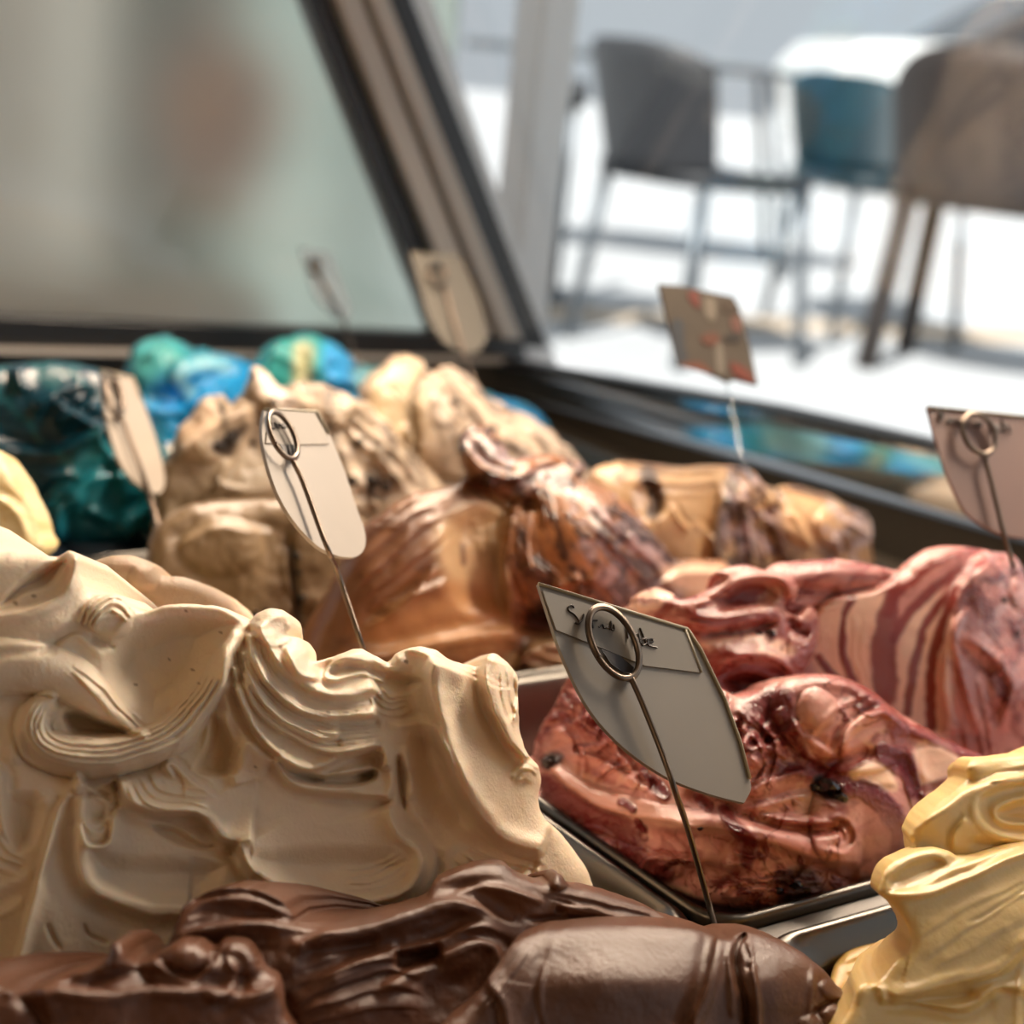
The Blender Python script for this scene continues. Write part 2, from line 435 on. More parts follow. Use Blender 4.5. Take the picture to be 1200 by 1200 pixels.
def body(mb, outline, faces, ops, paints, base, step=2.0, gain=1.0, Re=22, Ez=1.0, warp=3.0, rough=1.0, seed=1,
         back=0.05, wet0=0.25, thick=0.0, smin=0.02, closed=True, jag=1.5, mean=None, lift=0.0):
    """adds one gelato lobe to the accumulator mb (list of (verts, faces, cols, wet))"""
    OP = spline(outline, 8, True)
    rs = np.random.RandomState(seed)
    OP = OP + np.stack([fbm(OP[:, 0], OP[:, 1], 14, seed + 3, 3), fbm(OP[:, 0], OP[:, 1], 14, seed + 4, 3)], 1) * jag
    x0, y0 = OP.min(0) - 2 * step; x1, y1 = OP.max(0) + 2 * step
    xs = np.arange(x0, x1 + step, step); ys = np.arange(y0, y1 + step, step)
    X, Y = np.meshgrid(xs, ys)
    sd, qx, qy = poly_sd(OP, X, Y)
    keep = sd > 0
    cellc = keep[:-1, :-1].astype(int) + keep[1:, :-1] + keep[:-1, 1:] + keep[1:, 1:]
    cell = cellc >= 1
    used = np.zeros(X.shape, bool)
    used[:-1, :-1] |= cell; used[1:, :-1] |= cell; used[:-1, 1:] |= cell; used[1:, 1:] |= cell
    out = used & ~keep
    X = np.where(out, qx, X); Y = np.where(out, qy, Y)
    sd = np.where(out, 0, sd)
    Xw = X + fbm(X, Y, 42, seed + 11, 3) * warp; Yw = Y + fbm(X, Y, 42, seed + 21, 3) * warp
    D = refdepth(X, Y, faces, smin)
    H = np.zeros(X.shape)
    H = brushes(H, Xw, Yw, ops) * gain
    H += fbm(X, Y, 60, seed + 31, 3) * 3.0 * rough + fbm(X, Y, 9, seed + 32, 3) * 0.5 * rough
    t = np.clip(sd / Re, 0, 1)
    H -= Re * Ez * (1 - np.sqrt(np.clip(1 - (1 - t) ** 2, 0, 1)))
    Cc = np.ones(X.shape + (3,)) * np.array(base); Wt = np.full(X.shape, wet0)
    paint(Cc, Wt, X + fbm(X, Y, 16, seed + 61, 3) * 3, Y + fbm(X, Y, 16, seed + 71, 3) * 3, paints)
    Cc *= (1 + 0.035 * fbm(X, Y, 25, seed + 81, 3))[..., None]
    if thick: H += thick * sstep(Wt, 0.55, 0.95)        # syrup lies on top with a thickness of its own
    D = D - H * D / FPX - lift
    V = cO + ray(X, Y) * D[..., None]
    idx = -np.ones(X.shape, int); idx[used] = np.arange(used.sum())
    j, i = np.nonzero(cell)
    F = np.stack([idx[j, i], idx[j + 1, i], idx[j + 1, i + 1], idx[j, i + 1]], 1)
    V = V[used]; Cc = Cc[used]; Wt = Wt[used]
    if closed:
        e = np.concatenate([F[:, [0, 1]], F[:, [1, 2]], F[:, [2, 3]], F[:, [3, 0]]])
        key = np.sort(e, 1); kk = key[:, 0] * (len(V) + 1) + key[:, 1]
        _, inv, cnt = np.unique(kk, return_inverse=True, return_counts=True)
        be = e[cnt[inv] == 1]
        bv = np.unique(be); mp = -np.ones(len(V), int); mp[bv] = np.arange(len(bv))
        E = V[bv]; Mn = E.mean(0)
        bdir = cF * np.array([1, 1, 0]); bdir /= np.linalg.norm(bdir); bdir = bdir * 0.95 + np.array([0, 0, -0.3])
        n0 = len(V); rings = [bv]
        VV = [V]; CC = [Cc]; WW = [Wt]; FF = [F]
        prev = bv
        for k, th in enumerate(np.radians([18, 38, 58, 76, 88])):
            ring = Mn + (E - Mn) * math.cos(th) + bdir * back * math.sin(th)
            ids = n0 + np.arange(len(bv)) + k * len(bv)
            VV.append(ring); CC.append(Cc[bv]); WW.append(Wt[bv])
            a, b = be[:, 0], be[:, 1]
            pa = prev[mp[a]]; pb = prev[mp[b]]; na = ids[mp[a]]; nb = ids[mp[b]]
            FF.append(np.stack([pb, pa, na, nb], 1)); prev = ids
        V = np.concatenate(VV); Cc = np.concatenate(CC); Wt = np.concatenate(WW); F = np.concatenate(FF)
    mb.append((V, F, Cc, Wt))

def finish(mb, name, material, parent=None):
    off = 0; Vs = []; Fs = []
    for V, F, C, Wt in mb: Vs.append(V); Fs.append(F + off); off += len(V)
    V = np.concatenate(Vs); F = np.concatenate(Fs); C = np.concatenate([m[2] for m in mb]); Wt = np.concatenate([m[3] for m in mb])
    me = bpy.data.meshes.new(name)
    if parent is not None: V = V - np.array(parent.location)
    me.vertices.add(len(V)); me.vertices.foreach_set('co', V.astype(np.float32).ravel())
    me.loops.add(F.size); me.polygons.add(len(F))
    me.loops.foreach_set('vertex_index', F.astype(np.int32).ravel())
    me.polygons.foreach_set('loop_start', (np.arange(len(F)) * 4).astype(np.int32))
    me.update(calc_edges=True); me.validate()
    ca = me.attributes.new('Col', 'FLOAT_COLOR', 'POINT')
    ca.data.foreach_set('color', np.concatenate([np.clip(C, 0, 1), np.ones((len(C), 1))], 1).astype(np.float32).ravel())
    wa = me.attributes.new('Wet', 'FLOAT', 'POINT'); wa.data.foreach_set('value', Wt.astype(np.float32))
    me.polygons.foreach_set('use_smooth', [True] * len(me.polygons))
    return link(name, me, material, parent)

def swirls(seed, box, n, w=(8, 18), h=(6, 14), L=(40, 110), ang=None, kinds='ec'):
    """random short spatula strokes inside a px box"""
    rs = np.random.RandomState(seed); out = []
    for k in range(n):
        x = rs.uniform(box[0], box[2]); y = rs.uniform(box[1], box[3])
        a = (rs.uniform(0, 360) if ang is None else ang + rs.uniform(-30, 30)); l = rs.uniform(*L); c = rs.uniform(-80, 80)
        pts = []
        for i in range(5):
            pts.append((x, y)); x += math.cos(math.radians(a)) * l / 4; y += math.sin(math.radians(a)) * l / 4; a += c / 4
        kd = kinds[rs.randint(len(kinds))]; W_ = rs.uniform(*w); H_ = rs.uniform(*h)
        out.append((kd, pts, W_, H_ * (.45 if kd == 'c' else 1), 4, .2))
    return out

def surf(o, px, py):
    """point of mesh o seen at a pick of the photograph, and its distance"""
    me = o.data; n = len(me.vertices); v = np.empty(n * 3, np.float32); me.vertices.foreach_get('co', v)
    d = v.reshape(-1, 3) - cO; z = d @ cF
    x = 600 + FPX * (d @ cR) / z; y = 600 - FPX * (d @ cU) / z
    m = np.nonzero((x - px) ** 2 + (y - py) ** 2 < 25)[0]
    if not len(m): m = np.array([np.argmin((x - px) ** 2 + (y - py) ** 2)])
    k = m[np.argmin(z[m])]
    return v.reshape(-1, 3)[k].astype(float), z[k]

def chunks(o, name, label, spots, material, seed=5, squash=.6):
    """irregular bits half sunk into a mound, each a child of it"""
    import bmesh
    rs = np.random.RandomState(seed)
    for (px, py, r) in spots:
        p, D = surf(o, px, py)
        bm = bmesh.new(); bmesh.ops.create_icosphere(bm, subdivisions=2, radius=1)
        q = rs.uniform(-1, 1, (6, 3)); q /= np.linalg.norm(q, axis=1)[:, None]
        sc = r * D / FPX
        for v in bm.verts:
            c = np.array(v.co); k = 1.0
            for f in q: k = min(k, .72 / max(c @ f, .3) if c @ f > .3 else 1.3)     # facets chopped off a ball
            c = c * min(k, 1.15) * np.array([1, squash, .8]) * sc * (1 + .12 * rs.uniform(-1, 1))
            v.co = p + c + cF * sc * .12
        me = bpy.data.meshes.new(name); bm.to_mesh(me); bm.free()
        c = link(name, me, material, o)
        if label: c['label'] = label
# ------------------------------------------------------------------ setting: ground, shop shell and added unseen blockers
def slab(name, a0, a1, b0, b1, z0, z1, m):
    q = [W(a0, b0, z0), W(a1, b0, z0), W(a1, b1, z0), W(a0, b1, z0)]
    return struct(MB().prism(q, ZD * (z1 - z0)).build(name, m))
GZ = -0.45
g = MB().prism([(-14, -2, GZ - .1), (22, -2, GZ - .1), (22, 30, GZ - .1), (-14, 30, GZ - .1)], (0, 0, .1))
struct(g.build('floor', M['paving']))
slab('ceiling_blocker', -2.2, 1.6, -1.9, 0.75, 1.20, 1.26, M['cream_plain'])  # unseen slab, added and sized to keep sun and sky off the case
slab('wall_back', -2.2, 1.6, -1.9, -1.85, GZ, 1.2, M['cream_plain'])
slab('wall_right_blocker', -2.2, -2.15, -1.9, 0.75, GZ, 1.2, M['cream_plain'])  # unseen wall added to cut fill light from the open side
# tan kerb line across the pavement
q = [Pz(600, 372, GZ), Pz(1230, 405, GZ), Pz(1230, 392, GZ), Pz(600, 361, GZ)]
struct(MB().prism(q, (0, 0, .012)).build('trim_1', M['kerb']))

# ------------------------------------------------------------------ display case
case = empty('display_case', W(0.3, 0.2, -0.1))
tag(case, 'chilled ice cream display case with black framed end glass, holding all the steel tubs', 'display case')
MB().prism([W(-.75, -.42, -.10), W(.80, -.42, -.10), W(.80, .50, -.10), W(-.75, .50, -.10)], (0, 0, .012)).build('case_bed', M['steel_dark'], case)
MB().prism([W(-.75, -.42, GZ), W(.80, -.42, GZ), W(.80, .50, GZ), W(-.75, .50, GZ)], (0, 0, -.102 - GZ)).build('cabinet', M['darkwall'], case)
# ledge and inner wall on the customers' side
MB().prism([W(-.75, .372, -.036), W(.80, .372, -.036), W(.80, .46, -.036), W(-.75, .46, -.036)], (0, 0, .006)).build('ledge', M['darkwall'], case)
MB().prism([Pb(560, 452, .46), Pb(1290, 662, .46), Pb(1290, 740, .46), Pb(560, 540, .46)], BD * .012).build('front_wall', M['darkwall'], case)
MB().prism([Pb(556, 424, .459), Pb(900, 484, .459), Pb(1290, 574, .459), Pb(1290, 656, .4555), Pb(900, 538, .4555), Pb(556, 452, .4555)], BD * .012).build('polished_strip', M['mirror'], case, bevel=.001)
MB().prism([Pb(556, 415, .457), Pb(900, 476, .457), Pb(1290, 564, .457), Pb(1290, 573, .457), Pb(900, 483, .457), Pb(556, 423, .457)], BD * .02).build('top_rail', M['black'], case, bevel=.001)
A_E = 0.80
def lean_bar(x0, x1, off, thick, m, name, y1=407):
    def X(x, y): return x + y * 0.39
    pts = [Pa(X(x0, -230), -230, A_E + off), Pa(X(x1, -230), -230, A_E + off), Pa(X(x1, y1), y1, A_E + off), Pa(X(x0, y1), y1, A_E + off)]
    return MB().prism(pts, AD * thick).build(name, m, case, bevel=.0015)
lean_bar(362, 484, .004, .02, M['black'], 'end_frame')
lean_bar(396, 425, -.008, .012, M['greybar'], 'frame_strip', 395)
lean_bar(434, 457, -.012, .016, M['greybar'], 'frame_strip', 398)
MB().prism([Pa(-120, 366, A_E), Pa(520, 392, A_E), Pa(613, 398, A_E), Pa(618, 420, A_E), Pa(-120, 406, A_E)], AD * .02).build('bottom_rail', M['black'], case, bevel=.0015)
MB().prism([Pa(-120, 407, A_E - .01), Pa(600, 421, A_E - .01), Pa(600, 426, A_E - .01), Pa(-120, 412, A_E - .01)], AD * .01).build('rail_lip', M['greybar'], case)
MB().prism([Pa(-120, 413, A_E + .002), Pa(618, 426, A_E + .002), Pa(618, 520, A_E + .002), Pa(-120, 640, A_E + .002)], AD * .02).build('end_wall', M['darkwall'], case)
MB().prism([Pa(-120, 380, A_E + .008), Pa(515, 396, A_E + .008), Pa(400, 100, A_E + .008), Pa(283, -230, A_E + .008), Pa(-120, -230, A_E + .008)], AD * .004).build('end_glass', M['pane'], case)
p0 = Pa(612, 402, A_E); p1 = Pa(394, -230, A_E)
MB().prism([p0, p1, p1 - AD * 1.5, p0 - AD * 1.5], BD * .004).build('front_glass', M['clear'], case)

# ------------------------------------------------------------------ steel tubs
def rrect(a0, a1, b0, b1, z, r, n=6):
    out = []
    for (ca, cb, s) in ((a1 - r, b1 - r, 0), (a0 + r, b1 - r, 90), (a0 + r, b0 + r, 180), (a1 - r, b0 + r, 270)):
        for k in range(n + 1):
            t = math.radians(s + 90 * k / n)
            out.append(W(ca + r * math.cos(t), cb + r * math.sin(t), z))
    return out
def tub(a0, a1, b0, b1, label, fill=-0.012):
    m = MB(); t = empty('gelato_tub', W((a0 + a1) / 2, (b0 + b1) / 2, -0.085))
    tag(t, label, 'tub', 'steel tubs in the display case')
    prof = [(0.000, -.008, .014), (0.000, -.0012, .014), (.0008, 0, .014), (.0024, .0003, .014), (.0034, -.0006, .015), (.0040, -.0022, .017),
            (.0062, -.006, .020), (.012, -.030, .026), (.019, -.075, .03), (.028, -.084, .03)]
    n = 28; vs = []; fs = []
    for (i, z, r) in prof: vs += rrect(a0 + i, a1 - i, b0 + i, b1 - i, z, r)
    for k in range(len(prof) - 1):
        for j in range(n): fs.append((k * n + j, k * n + (j + 1) % n, (k + 1) * n + (j + 1) % n, (k + 1) * n + j))
    k = len(prof) - 1
    fs.append(tuple(k * n + j for j in range(n)))
    m.add(vs, fs)
    o = m.build('pan', M['steel'], t, smooth=True)
    return t
tag(MB().prism([W(-.0085, -.40, -.012), W(.0005, -.40, -.012), W(.0005, .40, -.012), W(-.0085, .40, -.012)], (0, 0, .008)).build('divider_bar', M['steel_dark']), 'dark steel bar between the tubs of pink and yellow gelato', 'bar')
g_ = .0015
tubs = {}
for nm, (a0, a1, b0, b1), lab in [
    ('white', (0, .2, -.36, 0), 'steel tub under the big cream white gelato mound'),
    ('choc', (-.2, -.008, -.36, 0), 'steel tub under the chocolate gelato at the bottom of the view'),
    ('rasp', (0, .2, 0, .36), 'steel tub holding the pink gelato with dark red syrup, its corner showing'),
    ('yellow', (-.2, -.008, 0.004, .36), 'steel tub holding the yellow gelato at the lower right'),
    ('coffee', (.2, .4, 0, .36), 'steel tub under the brown and cream swirled gelato'),
    ('cookie', (.4, .6, 0, .36), 'steel tub under the cookie chunk gelato'),
    ('blue', (.6, .79, 0, .36), 'steel tub under the blue gelato at the far end'),
    ('teal', (.4, .6, -.36, 0), 'steel tub of blue gelato, shade painted dark teal, behind the small left card'),
    ('pale', (.2, .4, -.36, 0), 'steel tub of pale yellow gelato at the left edge')]:
    tubs[nm] = tub(a0 + g_, a1 - g_, b0 + g_, b1 - g_, lab)
# ------------------------------------------------------------------ gelato mounds
G = lambda *c: tuple(c)
gm_white = gelato_mat('cream_gelato', 0.40, 0.5, 0.5, 900, (1, .6, .35), .35, .0030)
gm_choc = gelato_mat('chocolate_gelato', 0.06, 0.50, 0.4, 700, (1, .4, .2), .28)
gm_rasp = gelato_mat('berry_gelato', 0.25, 0.5, 0.3, 800, (1, .35, .25), .35)
gm_yel = gelato_mat('yellow_gelato', 0.45, 0.5, 0.25, 600, (1, .7, .25))
gm_far = gelato_mat('soft_gelato', 0.15, 0.5, 0.3, 400)

def TH(p, d): return [(q[:3] + (q[3] - d,) + q[4:]) if q[0] == 'm' else q for q in p]
# ---- cream white mound
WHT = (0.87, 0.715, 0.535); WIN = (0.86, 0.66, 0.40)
mb = []
body(mb, [(85, 690), (95, 668), (120, 655), (150, 650), (178, 660), (190, 675), (215, 676), (250, 690), (285, 712), (300, 740), (260, 770), (150, 770), (90, 740)],
     [('a', .10, 62)], [('O', 145, 668, 45, 26, 15, 18), ('O', 215, 700, 70, 32, 25, 16), ('e', [(95, 680), (130, 690), (165, 705), (190, 715)], 9, 8),
     ('c', [(92, 690), (130, 700), (160, 725)], 14, 4, 3)], [('p', [(90, 675), (120, 663), (160, 658)], 7, (.62, .40, .22), .5, .8)], (0.72, 0.53, 0.36), Re=18, back=.04, seed=3)
ops = [
    # overall masses
    ('B', 200, 900, 260, 200, 0, 10), ('B', 330, 800, 120, 90, 20, 22), ('B', 560, 860, 80, 160, -15, 26),
    ('B', 40, 1060, 120, 120, 0, 10), ('B', 400, 1030, 160, 70, 0, 12),
    # big scooped hollow
    ('D', [(120, 762), (150, 728), (200, 712), (250, 712), (285, 728), (268, 752), (252, 800), (225, 832), (186, 850), (160, 842), (120, 800)], -30, 42),
    ('r', [(122, 760), (158, 722), (205, 710), (255, 712), (288, 730)], 5, 5),
    ('s', [(285, 728), (262, 762), (245, 805), (215, 838), (180, 852)], 10, -8),
    # upper left curl: crest and its hollow
    ('D', [(0, 712), (30, 700), (60, 690), (76, 668), (80, 655), (50, 660), (10, 690)], -24, 16),
    ('e', [(88, 648), (86, 672), (72, 696), (45, 712), (10, 719), (-30, 722)][::-1], 20, 12, 4, .05),
    ('B', 60, 735, 70, 26, -15, 12),
    ('g', [(-30, 770), (20, 764), (60, 757), (100, 730)], 6, 5),
    # small combed spiral at its right
    ('O', 128, 722, 30, 26, 30, 12), ('c', [(98, 735), (112, 712), (135, 704), (158, 722)], 16, 8, 5, .05),
    ('r', [(108, 742), (120, 726), (145, 720)], 4, 5), ('g', [(102, 752), (120, 754), (135, 762)], 4, 5),
    # saddle between
    ('e', [(60, 760), (88, 742), (110, 760), (124, 772)], 10, 6),
    # swirl: upper tube
    ('t', [(-40, 790), (0, 780), (40, 782), (72, 790), (105, 812), (138, 840), (175, 864)], [34, 34, 32, 30, 24, 15, 5], [20, 22, 24, 24, 20, 12, 4], 4, .02),
    ('c', [(80, 778), (118, 808), (140, 835), (172, 860)], 14, 5, 3),
    # swirl: inner dish
    ('D', [(72, 838), (90, 830), (120, 842), (165, 860), (150, 868), (110, 868), (82, 862)], -32, 12),
    # swirl: combed lower band
    ('t', [(70, 822), (48, 828), (38, 848), (46, 872), (75, 885), (115, 888), (160, 880), (200, 862), (228, 835), (248, 800), (262, 768), (282, 740)],
     [10, 20, 24, 25, 25, 24, 24, 24, 20, 16, 12, 10], [14, 22, 26, 26, 26, 26, 26, 24, 20, 16, 14, 8], 4, .02),
    ('c', [(58, 826), (46, 846), (54, 868), (80, 880), (118, 884), (160, 876), (200, 858), (232, 826), (252, 790)], 20, 7, 6, .05),
    ('g', [(25, 850), (34, 880), (62, 902), (110, 912), (160, 906), (200, 890)], 9, 12),
    # torn drip under the swirl
    ('e', [(85, 905), (105, 925), (132, 945)], 9, 9), ('g', [(132, 915), (140, 935), (136, 950)], 5, 8),
    # triangular hollow between swirl and wave
    ('D', [(252, 835), (240, 870), (225, 905), (262, 915), (285, 900), (275, 860)], -16, 14),
    ('r', [(262, 830), (272, 870), (268, 905)], 4, 5), ('r', [(250, 848), (240, 885), (228, 905)], 4, 4),
    # big combed wave
    ('s', [(287, 735), (272, 770), (280, 830), (320, 880), (380, 905)], 12, 14),
    ('D', [(312, 722), (338, 722), (342, 742), (334, 760), (350, 790), (375, 808), (352, 812), (322, 778), (305, 745)], -8, 12),
    ('e', [(445, 806), (415, 816), (375, 812), (340, 790), (318, 762), (300, 728)], 16, 15, 4, .04),
    ('e', [(446, 836), (415, 838), (365, 838), (325, 815), (300, 780), (292, 740)], 13, 13, 4, .04),
    ('e', [(400, 858), (362, 862), (320, 836), (295, 800), (283, 760)], 12, 11, 4, .05),
    ('e', [(447, 868), (420, 876), (390, 880), (345, 866), (300, 830), (284, 785)], 10, 11, 4, .05),
    ('e', [(330, 888), (305, 862), (285, 825), (272, 780)], 9, 9, 4, .05),
    ('e', [(448, 905), (446, 882), (425, 878), (395, 888), (362, 900), (330, 888), (296, 850), (274, 800)], 14, 14, 4, .04),
    ('c', [(290, 745), (300, 790), (335, 830), (385, 850), (445, 845)], 30, 4, 12, .08),
    # pocket under the wave
    ('D', [(322, 890), (340, 897), (380, 905), (435, 898), (440, 915), (400, 925), (350, 918), (330, 905)], -30, 10),
    ('B', 405, 912, 20, 12, 0, 14), ('B', 380, 915, 14, 8, 10, 10),
    ('e', [(462, 935), (430, 930), (390, 928), (352, 920), (332, 905), (318, 888)], 14, 12, 4, .05),
    ('e', [(322, 892), (290, 870), (280, 890), (272, 905), (278, 925)][::-1], 20, 8, 4, .05),
    # back top pieces
    ('O', 318, 735, 26, 24, 30, 10), ('B', 345, 775, 22, 18, 20, 12), ('e', [(380, 798), (352, 790), (338, 768), (335, 755)], 9, 8),
    ('D', [(365, 780), (385, 768), (430, 775), (470, 785), (500, 800), (470, 815), (420, 798), (380, 800)], -14, 14),
    ('e', [(455, 800), (425, 792), (395, 798), (382, 792), (390, 778), (420, 766), (455, 778)], 9, 8, 4, .05),
    ('r', [(395, 782), (420, 775), (440, 780)], 5, 5), ('B', 500, 778, 30, 22, 0, 14),
    ('c', [(440, 810), (455, 825), (480, 822)], 16, 4, 5),
    # vertical slit and creases in the middle
    ('r', [(442, 850), (452, 880), (462, 920), (468, 960), (478, 985)], 8, 9),
    ('g', [(465, 880), (468, 905), (472, 935), (476, 950)], [3, 5, 5, 2], 14), ('r', [(470, 870), (480, 905), (486, 940)], 6, 6),
    ('e', [(448, 846), (470, 848), (500, 846), (520, 870), (535, 910)], 12, 6),
    ('D', [(478, 860), (515, 858), (540, 900), (560, 960), (520, 1000), (490, 970), (478, 910)], -10, 25),
    # right folds
    ('e', [(512, 772), (504, 800), (512, 840), (528, 890), (552, 940), (590, 982), (640, 1000)][::-1], 30, 27, 4, .03),
    ('r', [(512, 785), (516, 830), (532, 880), (556, 930)], 6, 6),
    ('e', [(572, 768), (568, 790), (576, 825), (592, 860), (620, 892)][::-1], 20, 22, 4, .03),
    ('e', [(606, 790), (606, 820), (600, 850)][::-1], 8, 8), ('c', [(590, 775), (596, 820), (612, 865)], 16, 5, 4),
    ('g', [(555, 775), (560, 820), (580, 865), (605, 895)], 7, 8), ('B', 565, 930, 40, 60, -20, 10),
    ('B', 620, 900, 16, 14, 0, 10), ('c', [(600, 915), (615, 905), (630, 915)], 12, 5, 3),
    ('e', [(540, 990), (560, 1010), (600, 1030), (630, 1010)], 16, 8), ('c', [(540, 985), (580, 1010), (640, 1030)], 26, 5, 4),
    ('B', 650, 1030, 40, 30, 20, 8),
    # bowl with folded rim, lower middle
    ('D', [(285, 995), (330, 988), (400, 985), (455, 990), (480, 1010), (460, 1035), (400, 1045), (330, 1035), (295, 1015)], -12, 30),
    ('e', [(455, 940), (466, 972), (492, 996), (494, 1022), (470, 1048), (420, 1060), (370, 1056), (325, 1040), (295, 1015), (278, 985)], 18, 19, 4, .03),
    ('e', [(498, 980), (508, 1010), (495, 1042), (450, 1066), (390, 1072), (360, 1055)], 12, 8), ('c', [(400, 1030), (440, 1025), (475, 1005)], 16, 4, 4),
    ('r', [(278, 985), (290, 1005), (300, 1030)], 4, 7),
    # torn ridge across the middle left
    ('e', [(300, 985), (265, 982), (240, 955), (215, 952), (180, 950), (150, 935), (140, 912)], 20, 20, 4, .03),
    ('D', [(175, 968), (210, 970), (235, 985), (260, 990), (230, 998), (190, 985)], -14, 9),
    ('c', [(160, 905), (180, 935), (215, 945), (250, 950)], 26, 5, 5), ('e', [(210, 915), (195, 900), (205, 895), (225, 915), (260, 940)], 8, 6),
    ('g', [(135, 912), (136, 940), (128, 960)], 4, 9), ('r', [(140, 905), (138, 940), (134, 970)], 6, 8),
    # small U fold
    ('e', [(94, 960), (100, 985), (115, 992), (130, 985), (134, 955)], 7, 10), ('e', [(97, 955), (105, 970), (118, 974), (128, 966)], 4, 5),
    ('D', [(98, 925), (128, 930), (128, 960), (112, 968), (98, 955)], -12, 10),
    # tall wedge
    ('s', [(8, 1190), (22, 1110), (45, 1020), (66, 950), (84, 912)][::-1][::-1], 4, 20), ('O', 91, 918, 9, 12, 10, 12),
    ('e', [(225, 1073), (180, 1070), (140, 1058), (108, 1042), (95, 1020), (92, 980), (93, 930)], 24, 12, 4, .03),
    ('B', 60, 1080, 50, 90, 15, 10), ('g', [(54, 1080), (62, 1100), (72, 1115)], 2.5, 4), ('g', [(96, 1080), (104, 1096), (130, 1108)], 2.5, 4),
    ('r', [(12, 1150), (14, 1165), (25, 1180)], 5, 8),
    # left side waves
    ('e', [(-30, 1040), (10, 1035), (40, 1015)], 16, 7), ('e', [(-30, 1070), (0, 1070), (30, 1050)], 12, 5), ('e', [(-30, 900), (0, 905), (5, 950), (10, 990)], 14, 8),
    ('D', [(10, 930), (50, 925), (60, 940), (45, 990), (15, 1000), (5, 960)], -14, 20), ('B', 48, 938, 10, 10, 0, 8),
    ('c', [(-20, 980), (0, 1010), (30, 1020)], 20, 5, 4),
    ('r', [(-10, 820), (10, 850), (20, 900)], 12, 6),
    # shallow dish left of the bowl
    ('D', [(100, 985), (150, 1000), (220, 1000), (270, 1010), (240, 1060), (170, 1062), (110, 1035)], -10, 25),
]
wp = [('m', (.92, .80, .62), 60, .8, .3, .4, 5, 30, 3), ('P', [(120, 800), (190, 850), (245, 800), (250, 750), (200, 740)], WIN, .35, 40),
      ('P', [(235, 850), (275, 850), (275, 905), (225, 905)], WIN, .7, 12), ('P', [(-20, 1120), (300, 1120), (300, 1030), (-20, 1000)], (.80, .67, .49), .5, 40)]  # warmer, darker tone paints shade into the hollows and lower left
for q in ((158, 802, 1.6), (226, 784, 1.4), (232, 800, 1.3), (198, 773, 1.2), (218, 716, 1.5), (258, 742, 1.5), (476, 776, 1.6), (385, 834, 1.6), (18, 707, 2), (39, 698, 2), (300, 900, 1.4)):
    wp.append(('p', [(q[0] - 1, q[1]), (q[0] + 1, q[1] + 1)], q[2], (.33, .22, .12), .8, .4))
body(mb, [(-60, 640), (0, 646), (40, 650), (66, 652), (82, 646), (93, 654), (95, 676), (108, 696), (135, 696), (155, 712), (170, 716), (200, 708), (245, 709), (272, 716), (292, 727),
          (302, 718), (320, 713), (337, 718), (343, 734), (336, 745), (352, 748), (362, 764), (366, 775), (392, 768), (420, 760), (440, 768), (455, 776), (464, 766), (484, 758), (508, 760),
          (526, 772), (545, 778), (564, 780), (573, 767), (584, 768), (604, 788), (607, 815), (608, 848), (616, 880), (630, 898), (634, 915), (630, 935), (637, 958), (655, 975), (676, 1002),
          (692, 1028), (690, 1050), (640, 1100), (500, 1120), (300, 1160), (60, 1215), (-60, 1215)],
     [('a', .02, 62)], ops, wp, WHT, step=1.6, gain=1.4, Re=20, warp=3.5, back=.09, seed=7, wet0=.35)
o = finish(mb, 'gelato_mound', gm_white)
tag(o, 'large cream white gelato mound with scooped hollow and combed folds', 'gelato')

